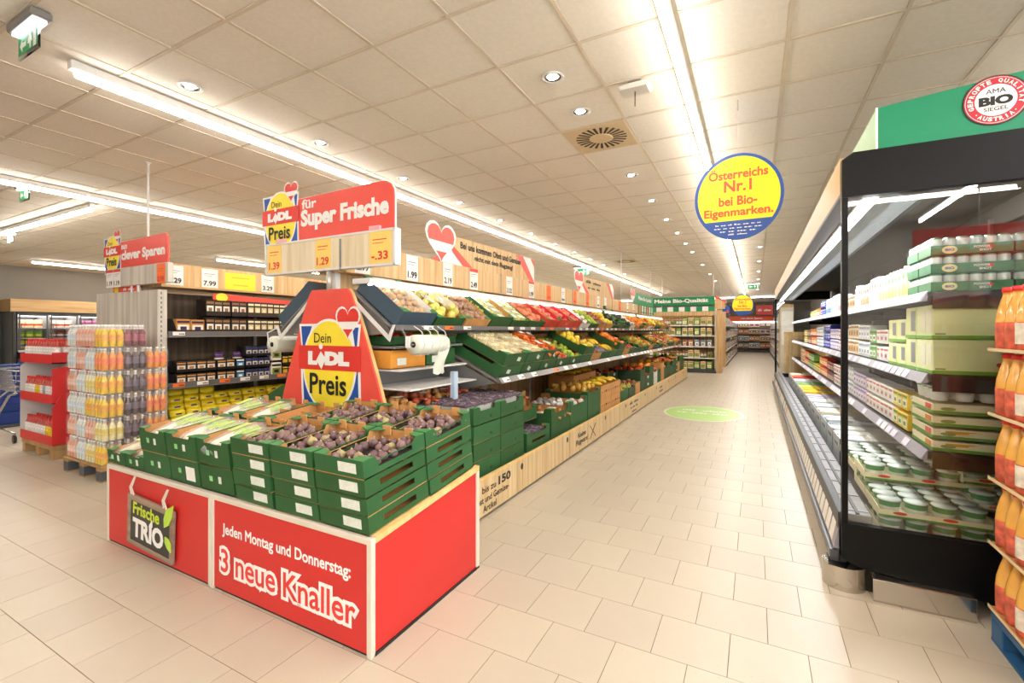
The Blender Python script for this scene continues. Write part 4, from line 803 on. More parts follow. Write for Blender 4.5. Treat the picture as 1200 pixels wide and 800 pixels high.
MB().tube([(.05, 0, -.04), (.05, 0, .03)], .015, 8).build('pole', [WHM], t); MB().tube([(-.1, 0, -.04), (-.1, 0, .03)], .01, 8).build('pole', [WHM], t)
t = thing('small_sign', 'small red sign with price badge on top of the grey end panel', 'sign', (-6.3, 2.53, 1.822)); MB().box(-.24, .35, -.006, .006, 0, .075, 0, .002).build('sign_face', [SALMON], t); text('~2', 'F', .0, .01, .25, .04, -.0075, WHITE, t); flat([(disc(-.16, .04, .05, .06, 20), 0, 1)], 'badge', 'F', 0, 0, -.006, [YEL], t)
t = thing('shelf_top_sign', 'low red strip sign with price badge above the sweets shelf', 'sign', (CX - .1, 3.1, 1.73)); MB().poly([(0, .02), (1.2, .0), (1.2, .05), (.2, .09), (0, .09)], 0, .01, 0, 'x').build('sign_face', [SALMON], t); flat([(disc(.1, .05, .07, .05, 20), 0, 1)], 'badge', 'S', 0, 0, .012, [YEL], t)
MB().box(-.03, .0, 0, 1.2, -.02, .0).build('sign_clip', [WHM], t)
# packs: small boxes with a front panel and band; style colours
def pack_mesh(name, w_, d, h, c1, c2, c3, rnd=.004, lid=False):
    """w_ along the shelf (local x), front faces -y"""
    b = MB(); b.box(-w_ / 2, w_ / 2, 0, d, 0, h, 0, rnd)
    b.box(-w_ * .40, w_ * .40, -.0012, 0, h * .18, h * .62, 1); b.box(-w_ * .44, w_ * .44, -.0012, 0, h * .74, h * .88, 2); b.box(-w_ * .22, w_ * .22, -.002, -.0012, h * .28, h * .50, 2)
    if lid: b.box(-w_ * .5 + .002, w_ * .5 - .002, d * .35, d * .55, h, h + .022, 0)
    return b.mesh(name, [M('pack_' + c, c, .38, objvar=.06) for c in (c1, c2, c3)])
def pouch_mesh(name, w_, d, h, c1, c2, c3):
    b = MB(); n = 8; vs = []
    for k in range(5):
        z = h * k / 4; t = [.9, 1., .95, .7, .12][k]
        vs += [(w_ / 2 * math.copysign(abs(math.cos(a)) ** .6, math.cos(a)) * (1 if k < 4 else 1.02), d / 2 + d / 2 * t * math.copysign(abs(math.sin(a)) ** .8, math.sin(a)), z) for a in [2 * math.pi * (i + .5) / n for i in range(n)]]
    b.add(vs, [(k * n + i, k * n + (i + 1) % n, (k + 1) * n + (i + 1) % n, (k + 1) * n + i) for k in range(4) for i in range(n)] + [tuple(range(n))[::-1], tuple(range(4 * n, 5 * n))], [0] * 8 + [1] * 8 + [0] * 8 + [2] * 8 + [0, 2])
    return b.mesh(name, [M('pack_' + c, c, .3, objvar=.06, var=.12) for c in (c1, c2, c3)], True)
def display_tray(w_, d, h, col, lip=.045):
    b = MB(); b.box(-w_ / 2, w_ / 2, 0, d, 0, .004); b.box(-w_ / 2, w_ / 2, 0, .004, 0, lip); b.box(-w_ / 2, w_ / 2, d - .004, d, 0, h)
    for s in (-1, 1): b.poly([(0, 0), (d, 0), (d, h), (d * .4, h), (0, lip)], s * (w_ / 2 - .004), s * w_ / 2, 0, 'x')
    return b.mesh('display_tray', [M('tray_' + col, col, .5)])
def row(rot, x, y0, z, specs, group, where, catn='pack', kw=1, kh=1):
    """a run of facings along a shelf. rot: 90 for shelves whose front looks +x, -90 for -x, 0 for -y. specs: (mesh, width, count, words, tray colour or None, height, layers)"""
    y = y0; sg = {90: 1, -90: 1, 0: 1}[rot]; bi = 0
    for (me, w_, n, words, tray, h, lay) in specs:
        w_ *= kw; h *= kh; W = w_ * n
        for l in range(lay):
            zb = z + l * (h + .012)
            if tray:
                p = (x, y + W / 2 + .004, zb) if rot else (y + W / 2, x, zb)
                o = inst('display_tray', display_tray(W + .006, .2, h * .96, tray, h * .28), None, p, (0, 0, R(rot))); tag(o, f'{["lower", "upper", "topmost"][l] if lay > 1 else "single"} tray of {words}, {where}', 'display tray', 'display trays, ' + where)
            for k in range(n):
                c_ = y + w_ * (k + .5) + .003
                p = (x - .008 if rot == 90 else x + .008, c_, zb + .005) if rot else (c_, x + .008, zb + .005)
                if rot == 90 and not tray: p = (x, c_, zb)
                o = inst(me.name, me, None, p, (0, 0, R(rot + random.uniform(-2, 2))), (.97 * kw, .97 * kw, kh * random.uniform(.96, 1.0)))
                tag(o, f'{words}, {where}' + (f', {["lower", "upper", "topmost"][l]} layer' if lay > 1 else ''), catn, f'{words}, {where}')
        y += W + .014; bi += 1
    return y
PK = {n: pack_mesh('sweet_box', *a) for n, a in {
 'dk1': (.075, .09, .135, '#2a1a16', '#e9e2d4', '#8f6a42'), 'dk2': (.06, .06, .15, '#1f1614', '#cfc7b6', '#3a2a22'), 'pair': (.12, .08, .12, '#c58a3f', '#efe6d6', '#3a2350'),
 'cream': (.07, .08, .135, '#33261e', '#d9c79a', '#efe0b8'), 'red': (.07, .08, .11, '#2b1413', '#b02a2a', '#e8e0d8'), 'blk': (.085, .07, .085, '#16130f', '#e5e1d8', '#c78c4a'), 'blu': (.085, .07, .085, '#14161d', '#3f9fd0', '#e8e8e8'),
 'gold': (.07, .07, .09, '#17140f', '#e2a92e', '#e8b23a'), 'whi': (.12, .08, .13, '#e7e3d8', '#8c9440', '#27231d'), 'pur': (.09, .06, .12, '#5a3a6e', '#efe9dd', '#b9a2c8'), 'dkb': (.065, .06, .085, '#1c1a1a', '#d8c9b8', '#2a3f86')}.items()}
up1 = [(PK['pair'], .12, 2, 'orange and white sweet box', '#221915', .13, 1), (PK['dk1'], .075, 3, 'black box with cream label', '#221915', .145, 2), (PK['dk1'], .075, 2, 'dark box with pale oval label', '#221915', .145, 2), (PK['cream'], .07, 6, 'brown box with cream top', '#3a2a22', .145, 2), (PK['red'], .07, 5, 'dark red sweet box', '#221915', .12, 2),
       (PK['cream'], .07, 6, 'tan-topped box', '#3a2a22', .145, 2), (PK['dk2'], .06, 6, 'slim black box', '#221915', .155, 2), (PK['gold'], .07, 6, 'black and gold box', '#221915', .1, 2), (PK['red'], .07, 8, 'red-labelled box', '#221915', .12, 2), (PK['cream'], .07, 8, 'brown and cream box', '#3a2a22', .145, 2)]
row(90, CX - .02, 2.68, 1.347, up1, '', 'top shelf of sweets gondola', 'box', 1.22, 1.36)
mid1 = [(PK['blk'], .085, 4, 'black box with peach picture', '#15110f', .09, 2), (PK['blk'], .085, 2, 'black box with white band', '#15110f', .09, 2), (PK['blu'], .085, 1, 'black and blue box', '#15110f', .09, 2), (PK['dkb'], .065, 4, 'small dark box with pale print', '#15110f', .09, 3), (PK['whi'], .12, 1, 'white box with olive picture', None, .14, 2),
        (PK['gold'], .07, 4, 'small black box with gold lid', '#15110f', .09, 3), (PK['dkb'], .065, 6, 'dark box with blue corner', '#15110f', .09, 3), (PK['gold'], .07, 8, 'gold and black box', '#15110f', .09, 3), (PK['blk'], .085, 8, 'black box with orange band', '#15110f', .09, 3), (PK['cream'], .07, 8, 'brown cream box', '#15110f', .14, 2)]
row(90, CX - .02, 2.68, .792, mid1, '', 'middle shelf of sweets gondola', 'box', 1.22, 1.4)
for k in range(2): tag(inst('sweet_pouch', pouch_mesh('sweet_pouch', .11, .05, .13, '#4a2a5e', '#e6ddc8', '#7d5a99'), None, (CX - .12, 3.2 + k * .22, 1.0), (0, 0, R(90))), f'purple pouch with cream centre, {["left", "right"][k]} of two on the dark boxes', 'pouch')
YP = pouch_mesh('yellow_pack', .16, .08, .07, '#f4d81c', '#f8e44a', '#f2d51c'); BP = pouch_mesh('blue_pack', .12, .07, .09, '#1d2f7c', '#3f62c8', '#e3e6f0')
for c_ in range(9):
    for l in range(4):
        for d_ in range(2):
            o = inst('yellow_pack', YP, None, (CX - .04 - .1 * d_ - .03 * l, 2.74 + c_ * .165 + random.uniform(-.006, .006), .372 + l * .072), (0, 0, R(90 + random.uniform(-5, 5))))
            tag(o, f'yellow waffle pack, {ORD[c_]} column, {["bottom", "second", "third", "top"][l]} layer, {["front", "rear"][d_]} row', 'snack pack', 'yellow packs on the bottom sweets shelf'); inst('blue_print', MB().box(-.03, .03, -.002, .0, .026, .042, 0, .001).mesh('blue_print', [M('deep_blue', '#27408f', .4)]), o, (0, .004, 0))
for c_ in range(3): tag(inst('yellow_pack', YP, None, (CX - .16, 2.75 + c_ * .17, .665), (0, 0, R(90))), f'yellow rounded pack lying on the yellow stack, {ORD[c_]} of three', 'snack pack')
for c_ in range(8):
    for l in range(2): tag(inst('blue_pack', BP, None, (CX - .18, 4.3 + c_ * .13, .372 + l * .092), (0, 0, R(90 + random.uniform(-6, 6)))), f'blue pack on the bottom sweets shelf, {ORD[c_]} column, {["lower", "upper"][l]}', 'snack pack', 'blue packs on the bottom shelf')
# ------------------------------------------------------------------ pallet of shrink-wrapped bottles
def pallet(x0, x1, y0, y1, lab, col=None):
    t = thing('pallet', lab, 'pallet', ((x0 + x1) / 2, (y0 + y1) / 2, 0)); a, b = (x1 - x0) / 2, (y1 - y0) / 2
    m = col or M('pallet_wood', '#b28d5d', .8, var=.25, scale=10)
    n = 7
    for k in range(n): y = -b + (2 * b - .07) * k / (n - 1); MB().box(-a, a, y, y + .07, .125, .145, 0, .002).build('deck_board', [m], t)
    for x in (-a, -.05, a - .1):
        MB().box(x, x + .1, -b, b, .10, .125).build('stringer', [m], t)
        for y in (-b, b - .1): MB().box(x, x + .1, y, y + .1, .01, .10, 0, .004).build('block', [M('pallet_foot', '#565b60', .5, .3) if not col else col], t)
        MB().box(x, x + .1, -b, b, 0, .012).build('bottom_board', [m], t)
    return t
pallet(-6.06, -5.26, 1.94, 2.49, 'small wooden pallet with grey feet under the bottle packs')
def bottle_mesh(name, liquid, capc, lab, r=.028, h=.205):
    b = MB(); b.lathe([(r * .7, 0), (r, .008), (r, h * .25), (r, h * .56), (r * .88, h * .66), (r * .45, h * .80), (r * .36, h * .90), (r * .42, h * .925), (r * .42, h), (.001, h)], 10, ms=[0, 0, 1, 0, 0, 3, 3, 2, 2] if name == 'bottle' else [0, 0, 1, 1, 3, 3, 2, 2, 2], cap=False)
    return b.mesh(name, [M('liquid_' + name + liquid, liquid, .12, var=.2, scale=30, spec=.8), M('blabel_' + lab, lab, .4, var=.4, scale=45), M('cap_' + capc, capc, .4), M('bottle_shoulder', '#d9d2c8', .08, spec=.9, var=.3, scale=40) if name == 'bottle' else M('cola_shoulder', '#c9564c', .2, var=.4, scale=40)], True)
LBL = '#e8dfd8'
BC = {'pink': ('#e2a084', '#f4f2ee', '#eac0b0'), 'clear': ('#dfe2dc', '#f2f2f2', '#c9d6de'), 'yellow': ('#edc72c', '#f1f1ec', '#e8a83a'), 'dark': ('#4a383a', '#e9e6e4', '#75626e'), 'orange': ('#ee9838', '#f2eee6', '#e87a48'), 'pale': ('#ece6b4', '#f2f2f2', '#dcc96a'), 'berry': ('#7d3c44', '#f0ecea', '#a8505a')}
BM = {k: bottle_mesh('bottle', *v) for k, v in BC.items()}
FILM = film('shrink_film', '#ffffff', .07, .08)
shr = MB().poly([(-.088, 0), (.088, 0), (.090, .14), (.075, .19), (-.075, .19), (-.090, .14)], -.088, .088, 0, 'y').mesh('shrink_film', [FILM])
colsf = ['pink', 'clear', 'pale', 'pink']; 
PX0, PY0 = -6.05, 1.95
for l in range(6):
    for i in range(4):
        for j in range(3):
            if 0 < j and i < 3 and l < 5: continue                # only the faces of the stack can be seen
            if l == 5 and j == 2: continue
            if i == 3: kind = [['yellow', 'dark', 'orange'], ['pale', 'dark', 'orange'], ['yellow', 'dark', 'orange'], ['yellow', 'dark', 'orange'], ['orange', 'dark', 'orange'], ['yellow', 'berry', 'orange']][l][j]
            else: kind = [['pink', 'clear', 'pale'], ['pink', 'clear', 'pink'], ['clear', 'clear', 'yellow'], ['pink', 'clear', 'pale'], ['clear', 'pink', 'clear'], ['clear', 'pink', 'pink']][l][i]
            x, y, z = PX0 + .1 + i * .196, PY0 + .09 + j * .18, .148 + l * .218
            nm = {'pink': 'pinkish', 'clear': 'clear', 'pale': 'pale yellow', 'yellow': 'yellow', 'dark': 'dark brown', 'orange': 'orange', 'berry': 'dark red'}[kind]
            t = thing('bottle_pack', f'shrink-wrapped pack of {nm} bottles, layer {l + 1} from the pallet, {["left", "second", "third", "right"][i]} column, {["front", "middle", "rear"][j]}', 'bottle pack', (x, y, z), (0, 0, R(random.uniform(-2, 2))), 'shrink-wrapped bottle packs on the pallet')
            t['label'] = f'pack of {nm} bottles, {["bottom", "second", "third", "fourth", "fifth", "top"][l]} layer, {["left", "second", "third", "right"][i]} column, {["front", "middle", "rear"][j]} row'
            for a in range(3):
                for b_ in range(3):
                    if b_ and a < 2 and l < 5 : continue
                    inst('bottle', BM[kind], t, (-.058 + a * .058, -.058 + b_ * .058, 0))
            inst('shrink_film', shr, t, (0, 0, .001), (0, 0, 0), (1, 1, 1))
# red three-tier display of small cola bottles
t = thing('bottle_display', 'red three-tier cardboard display on a small pallet beside the bottle packs', 'display stand', (-7.05, 2.2, 0))
DR = M('display_red', '#d62f2f', .45)
for z in (.155, .60, 1.03):
    MB().box(-.46, .42, -.17, .17, z, z + .012).build('shelf', [DR], t); MB().box(-.46, .42, -.172, -.165, z, z + .10, 0, .003).build('front_lip', [DR], t); MB().box(.414, .42, -.17, .17, z, z + .12).build('side_lip', [DR], t)
MB().poly([(-.17, .155), (.17, .155), (.17, 1.25), (.05, 1.2), (-.0, 1.0), (-.17, .98), (-.17, .72), (-.10, .68), (-.17, .55)], .42, .426, 0, 'x').build('side_wall', [DR], t)
MB().poly([(-.17, .155), (.17, .155), (.17, 1.25), (.05, 1.2), (-.17, .98)], -.466, -.46, 0, 'x').build('side_wall', [M('grey_white_side', '#cfcdc8', .5)], t); MB().box(-.46, .42, .165, .17, .155, 1.25).build('back_wall', [M('grey_white_side', '#cfcdc8', .5)], t)
MB().box(-.46, .42, -.16, .16, .10, .15, 0, .003).build('pallet_deck', [M('pallet_wood', '#b28d5d', .8)], t)
for x in (-.43, -.05, .33): MB().box(x, x + .08, -.16, .16, 0, .10).build('pallet_foot', [M('pallet_wood', '#b28d5d', .8)], t)
cola = {k: bottle_mesh('cola_bottle', *v, r=.033, h=.25) for k, v in {'cola': ('#2a1512', '#d22a2a', '#ece6e2'), 'yel': ('#f2d24a', '#d22a2a', '#f0c528'), 'gry': ('#b9b9b9', '#d22a2a', '#9aa3a8')}.items()}
for l, z in enumerate((.17, .614, 1.044)):
    for k in range(12):
        for r_ in range(2):
            kd = 'yel' if (l == 0 and k in (8, 9, 10)) or (l == 1 and k in (4, 5)) else ('gry' if l == 1 and k == 7 else 'cola')
            o = inst('cola_bottle', cola[kd], None, (-7.05 - .42 + k * .072, 2.09 + r_ * .075, z)); tag(o, f'{ {"cola": "dark", "yel": "yellow", "gry": "grey"}[kd] } bottle with red cap, {ORD[k].replace("nearest", "first")} from left, {["lower", "middle", "upper"][l]} tier, {["front", "rear"][r_]} row', 'bottle', 'bottles on the red three-tier display')
# ------------------------------------------------------------------ trolley cut by the left edge, blue stack behind it
t = thing('shopping_trolley', 'chrome wire shopping trolley cut off by the left edge', 'shopping trolley', (-8.35, 2.3, 0)); t.scale = (.88,) * 3
CH = M('chrome_wire', '#b9bcbf', .2, .9)
def ring(z, a, b_, c_, r=.006): return [(-a, -b_, z), (c_, -b_ * .8, z), (c_, b_ * .8, z), (-a, b_, z), (-a, -b_, z)]
fr = MB()
for k in range(5): fr.tube(ring([1.02, .95, .88, .80, .72][k], .45, .28 - .02 * k, [.5, .47, .44, .40, .36][k]), .009 if k in (0, 4) else .004, 5)
fr.build('basket_hoop', [CH], t, True)
for k in range(22):
    f = k / 21; x = -.45 + .93 * f; MB().tube([(x, -.27, 1.02), (x * .85 - .02, -.2, .72)], .003, 4).build('basket_wire', [CH], t)
for k in range(10): y = -.2 + .4 * k / 9; MB().tube([(.49, y * 1.1, 1.02), (.36, y, .72), (-.44, y, .72)], .003, 4).build('basket_wire', [CH], t)
for s in (-.2, .2): MB().tube([(.40, s, .70), (.15, s, .66), (-.42, s, .26), (-.50, s, .12)], .016, 8).build('frame_tube', [CH], t, True); MB().tube([(.1, s, .72), (-.25, s, .60), (-.5, s, .50)], .013, 8).build('frame_tube', [CH], t, True); MB().tube([(.36, s, .14), (-.5, s, .16)], .012, 8).build('frame_tube', [CH], t, True)
for x in (-.48, .34):
    for s in (-.2, .2): MB().lathe([(.03, -.014), (.06, -.012), (.06, .012), (.03, .014)], 16).build('wheel', [BLK], t, True, (x, s, .06), (R(90), 0, 0)); MB().tube([(x, s, .06), (x, s, .15)], .012, 6).build('castor_fork', [CH], t)
MB().tube([(-.5, -.26, 1.05), (-.5, .26, 1.05)], .018, 8).build('handle', [M('blue_plastic', '#1e3f8f', .35)], t, True)
t = thing('basket_stack', 'stack of dark blue shopping baskets behind the trolley', 'baskets', (-9.65, 2.5, 0)); t.scale = (.9, .9, .8)
for k in range(7): MB().poly([(-.2, .0), (.2, .0), (.25, .20), (.26, .22), (-.26, .22), (-.25, .20)], -.17, .17, 0, 'y').build('basket', [M('blue_basket', '#1f3c86', .35, objvar=.1)], t, False, (0, 0, .05 + k * .13))
MB().box(-.24, .24, -.18, .18, 0, .05, 0, .01).build('base_trolley', [DKG], t); MB().tube([(-.24, .18, .05), (-.24, .18, 1.15), (.24, .18, 1.15), (.24, .18, .05)], .012, 6).build('handle', [M('blue_basket', '#1f3c86', .35)], t)
# ------------------------------------------------------------------ far left: freezer cabinets under an oak canopy against the grey wall
FXF = -18.2
for u in range(7):
    y0 = 4.86 + u * .66; y1 = y0 + .64
    t = thing('freezer_cabinet', f'grey glass-door freezer with chest below, {ORD[u]} from the left under the oak canopy', 'freezer', (FXF - .5, (y0 + y1) / 2, 0)); t.scale = (1, .78, 1)
    def fb(n, m, x0, x1, a, b, z0, z1, r=0): return MB().box(x0 + .5, x1 + .5, a - .41, b - .41, z0, z1, 0, r).build(n, [m], t)
    fb('body', DKG, -1.0, -.98, 0, .82, 0, 1.9); fb('top_panel', DKG, -1.0, 0, 0, .82, 1.84, 1.90); fb('divider', GRY, -1, 0, 0, .02, .8, 1.86); fb('chest', GRY, -1.0, .55, 0, .82, .18, .60, .03); fb('chest_bumper', WHM, .55, .60, 0, .82, .55, .66, .02); fb('chest_interior', M('chest_dark', '#3a3540', .6), -.0, .52, .01, .81, .60, .74, .01)
    fb('plinth', BLACK, -1, .5, 0, .82, 0, .18); fb('ticket_rail', WHM, .0, .03, .02, .80, .78, .84)
    for z in (.86, 1.15, 1.45): fb('shelf', WHM, -.8, -.08, .03, .81, z, z + .02)
    fb('light', em((1, 1, 1), 5), -.9, -.05, .04, .80, 1.80, 1.83)
    d_ = inst('door', MB().box(.5, .53, -.38, -.34, .86, 1.84).box(.5, .53, .35, .39, .86, 1.84).box(.5, .53, -.34, .35, .86, .90).box(.5, .53, -.34, .35, 1.80, 1.84).mesh('door', [M('door_frame', '#5d5f62', .4)]), t)
    MB().box(.505, .512, -.34, .35, .90, 1.80).build('glass', [glassmat('door_glass')], d_); MB().tube([(.56, -.32, 1.1), (.56, -.32, 1.6)], .01, 6).build('handle', [GRY], d_)
    pals = [[('#f2d9a0', '#e0453a'), ('#7bb83a', '#e9e23a'), ('#f2dc2a', '#2f6fc0')], [('#eadcc0', '#c0392b'), ('#8a3b34', '#f0ece4'), ('#5d7f7a', '#e8e8dd')], [('#8b2f5c', '#efe6e0'), ('#c9a24a', '#5a2f1c'), ('#3a7fc0', '#f0f0f0')]][u % 3]
    for zi, z in enumerate((1.472, 1.172, .882)):
        for k in range(3):
            o = inst('frozen_pack', pouch_mesh('frozen_pack', .22, .12, .22, pals[zi][0], pals[zi][1], pals[zi][0]), None, (FXF - .22, y0 + .13 + k * .19, z), (0, 0, R(90)), (.8, 1, 1))
            tag(o, f'frozen food pack, {["top", "middle", "bottom"][zi]} shelf, {["left", "middle", "right"][k]} place, {ORD[u]} freezer', 'frozen food', 'frozen packs behind glass doors')
t = thing('freezer_canopy', 'long oak canopy above the freezers at the far left', 'canopy', (FXF - .4, 4.72, 1.9)); MB().box(-.9, .42, 0, 5.3, .02, .37, 0, .004).build('oak_board', [WOODY], t); MB().box(-.9, .38, 0, 5.3, 0, .02).build('underside', [DKG], t)
t = thing('side_cabinet', 'tall grey cabinet side next to the leftmost freezer', 'cabinet', (-18.55, 4.80, 0)); MB().box(-.6, .35, -.02, .02, 0, 1.9, 0, .003).build('side_panel', [M('cool_grey', '#7d8387', .5)], t); MB().box(.3, .38, -.03, .03, 0, 1.9).build('corner_post', [DKG], t)
# ------------------------------------------------------------------ right: chilled cabinet seen through its glass end
random.seed(41)
FXo, FXb, FY0, FY1 = .41, 1.56, 3.0, 12.6               # front edge, back, near end, far end
BM2 = M('cabinet_black', '#050506', .4, spec=.25); DIN = M('cabinet_interior', '#17181a', .45); LGR = M('light_grey_rail', '#9d9aa6', .35, .2)
fg = thing('chilled_cabinet', 'long open black refrigerated cabinet with glass end and chrome bumper', 'fridge', (FXo, FY0, 0))
def fb(n, m, x0, x1, y0, y1, z0, z1, b=0, par=None): return MB().box(x0 - FXo, x1 - FXo, y0 - FY0, y1 - FY0, z0, z1, 0, b).build(n, [m], par or fg)
# end panel: black slab below the glass, black fascia above
MB().poly([(0, .36), (1.15, .36), (1.15, .0), (.63, .0), (.58, .09), (.07, .14), (.0, .17)], 0, .05, 0, 'y').build('end_panel', [BM2], fg)
fb('back_wall', DIN, FXb - .03, FXb, FY0, FY1, .1, 2.34); fb('end_cheek', BM2, 1.14, FXb, FY0 + .012, FY0 + .045, .36, 2.1)
fb('top_board', DIN, FXo + .12, FXb, FY0 + .07, FY1, 2.28, 2.33)
MB().poly([(0, 2.10), (1.15, 2.10), (1.15, 2.33), (.05, 2.335), (0, 2.30)], 0, .06, 0, 'y').build('fascia', [BM2], fg)
fb('front_fascia', M('fascia_wood', '#c7a684', .45), FXo - .0, FXo + .03, FY0 + .06, FY1, 2.135, 2.33); fb('fascia_trim', DKG, FXo, FXo + .10, FY0 + .06, FY1, 2.115, 2.135)
fb('light_housing', WHM, FXo + .10, FXo + .18, FY0 + .07, FY1, 2.10, 2.135, .004); fb('light_tube', TUBEC, FXo + .11, FXo + .17, FY0 + .08, FY1 - .05, 2.085, 2.10, .003)
MB().poly([(.19, 2.12), (.34, 2.07), (.40, 2.10), (.40, 2.13), (.33, 2.10), (.19, 2.15)], .06, FY1 - FY0 - .05, 0, 'y').build('air_duct', [M('duct_grey', '#5d6366', .4)], fg)
fb('end_glass', glassmat('cabinet_glass', (.985, .995, .99), 1.4, .01), FXo + .025, 1.14, FY0 + .02, FY0 + .028, .36, 2.1)
fb('end_glass', glassmat('cabinet_glass_far', (.95, .98, .98), 1.6), FXo + .025, 1.14, FY1 - .02, FY1 - .014, .36, 2.1)
fb('glass_post', BM2, FXo + .0, FXo + .028, FY0 + .0, FY0 + .045, .36, 2.1, .003); fb('glass_post', BM2, FXo, FXo + .04, FY1 - .04, FY1, .36, 2.12, .003); fb('far_fascia', BM2, FXo, 1.5, FY1 - .04, FY1, 2.1, 2.33)
fb('end_panel', BM2, FXo, FXb, FY1 - .05, FY1, .0, .38)
fb('well_floor', M('well_grey', '#6d6a70', .4), FXo + .06, FXb, FY0 + .05, FY1 - .05, .26, .29)
fb('front_wall', DKG, FXo - .01, FXo + .03, FY0 + .05, FY1 - .05, .12, .40, .004); fb('air_grille', GRY, FXo + .03, FXo + .14, FY0 + .05, FY1 - .05, .30, .40, .004); fb('grille_lip', DKG, FXo + .07, FXo + .085, FY0 + .05, FY1 - .05, .40, .41)
for k in range(34): fb('grille_bar', LGR, FXo + .035, FXo + .135, FY0 + .1 + k * .28, FY0 + .115 + k * .28, .40, .405)
fb('wooden_kickboard', WOODP, FXo + .10, FXo + .12, FY0 + .1, FY1 + .9, .0, .12)
fr_ = MB(); fr_.poly([(-.03, .20), (-.005, .33), (.0, .33), (.0, .20)], .05, FY1 - FY0 - .05, 0, 'y'); fr_ = fr_.build('price_rail', [LGR], fg)
for k in range(62):
    if random.random() < .85: MB().poly([(-.029 - .001, .215), (-.009 - .001, .32), (-.008, .32), (-.028, .215)], .12 + k * .15, .23 + k * .15, 0, 'y').build('price_card', [CARD if random.random() > .1 else M('pink_card', '#f2a6a6', .5)], fr_)
MB().poly([(-.045, .13), (-.05, .16), (-.045, .19), (.0, .19), (.0, .13)], .05, FY1 - FY0, 0, 'y').build('bumper_rail', [M('bumper_grey', '#5b5c60', .35, .3)], fg)
CHR = M('chrome', '#c8c2b8', .12, .95)
b = MB(); P = [(.02 + .10 * math.cos(R(a)), .08 + .10 * math.sin(R(a))) for a in range(90, 360, 15)] + [(.14, -.02), (.14, .10)]
b.poly(P, .0, .125, 0, 'z'); b.build('corner_bumper', [CHR], fg); MB().box(.125, .52, -.05, .02, .0, .115, 0, .004).build('kick_bumper', [CHR], fg)
MB().poly([(-.06, .0), (.02, -.02), (.05, .1), (-.05, .1)], .125, .13, 0, 'z').build('bumper_top', [BM2], fg)
# shelves (front edge x, top z), shelf ends show black cheeks
SH = [(.775, 1.585, 'top'), (.775, 1.165, 'upper'), (.775, .775, 'lower')]
for x, z, nm in SH:
    fb('shelf', DIN, x, FXb - .03, FY0 + .06, FY1 - .06, z - .02, z, 0); fb('shelf_cheek', M('cheek_brown', '#1f1618', .35), x + .02, FXb - .04, FY0 + .055, FY0 + .062, z - .085, z)
    rl = MB().poly([(x - FXo - .025, z - .045), (x - FXo - .0, z + .005), (x - FXo + .004, z + .005), (x - FXo + .0, z - .045)], .06, FY1 - FY0 - .06, 0, 'y').build('price_rail', [LGR], fg)
    for k in range(75):
        if random.random() < .8: MB().poly([(x - FXo - .0258, z - .038), (x - FXo - .0048, z - .0), (x - FXo - .004, z - .0), (x - FXo - .025, z - .038)], .08 + k * .125, .175 + k * .125, 0, 'y').build('price_card', [M('lilac_card', '#ded6e6', .4) if k % 3 else CARD], rl)
for y in (FY0 + 1.6, FY0 + 3.5, FY0 + 5.4, FY0 + 7.3): fb('shelf_bracket', BLK, .9, 1.5, y, y + .01, 1.5, 1.56); fb('upright', GRY, FXb - .05, FXb - .03, y - .02, y + .02, .3, 2.2)
for k in range(4): area('case_light', (FXo + .20, FY0 + 1.15 + 2.35 * k, 2.075), .05, 2.2, 20, COOL, (0, R(-22), 0))
# green header box on top, with the round organic seal
t = thing('green_header', 'large green box header with round red and white organic seal on top of cabinet', 'header sign', (.565, FY0 + .01, 2.335))
GS = M('seal_green', '#048c60', .45); GP = M('pale_green_side', '#86a97c', .45)
MB().poly([(0, .0), (1.0, .0), (1.0, .31), (0, .215)], -.0, .04, 0, 'y').build('front_face', [GS], t)
MB().box(-.006, .0, -.002, 9.0, 0, .212).build('side_face', [GP], t); MB().box(-.008, .0, -.004, .006, 0, .215).build('corner_trim', [WHITE], t)
cx, cz, rr = .445, .150, .118
flat([(disc(cx, cz, rr, rr, 48), 0, 1), (disc(cx, cz, rr * .955, rr * .955, 48), 1, 2), (disc(cx, cz, rr * .92, rr * .92, 48), 0 + 2, 3), (disc(cx, cz, rr * .90, rr * .90, 48), 1, 4), (disc(cx, cz, rr * .63, rr * .63, 48), 2, 5)], 'seal', 'F', 0, 0, -.0015, [BLACK, M('seal_red', '#c92536', .4), WHITE], t)
text('AMA', 'F', cx - .035, cz + .032, .07, .022, -.0065, BLACK, t, .005); text('BIO', 'F', cx - .06, cz - .024, .12, .044, -.0065, BLACK, t, .06); text('SIEGEL', 'F', cx - .042, cz - .05, .085, .018, -.0065, BLACK, t, .005)
def arc(s, r, a0, a1, h, top_=True):
    n = len(s)
    for i, ch in enumerate(s):
        if ch == ' ': continue
        a = R(a0 + (a1 - a0) * (i + .5) / n); wch = .35 if ch in 'I·' else 1.; hh = h * (1 if ch != '·' else .3)
        rot = a - R(90) if top_ else a + R(90); w_ = h * .8 * wch
        inst('lettering', text_mesh(ch if ch != '·' else '.', WHITE, .05), t, (cx + r * math.cos(a) - w_ / 2 * math.cos(rot) + hh / 2 * math.sin(rot), -.0066, cz + r * math.sin(a) - w_ / 2 * math.sin(rot) - hh / 2 * math.cos(rot)), (R(90), -rot, 0), (w_, hh, 1))
arc('GEPRÜFTE QUALITÄT', rr * .765, 205, -20, rr * .17); arc('·AUSTRIA·', rr * .765, 215, 325, rr * .17, False)
t2 = thing('small_seal', 'small white and red seal card standing on the cabinet front edge', 'sign', (.50, 3.9, 2.335)); MB().poly(disc(0, .10, .10, .10, 24), -.004, .0, 0, 'x').build('seal_card', [WHITE], t2); MB().poly(disc(0, .10, .07, .07, 24), -.006, -.004, 0, 'x').build('seal_centre', [REDF], t2)
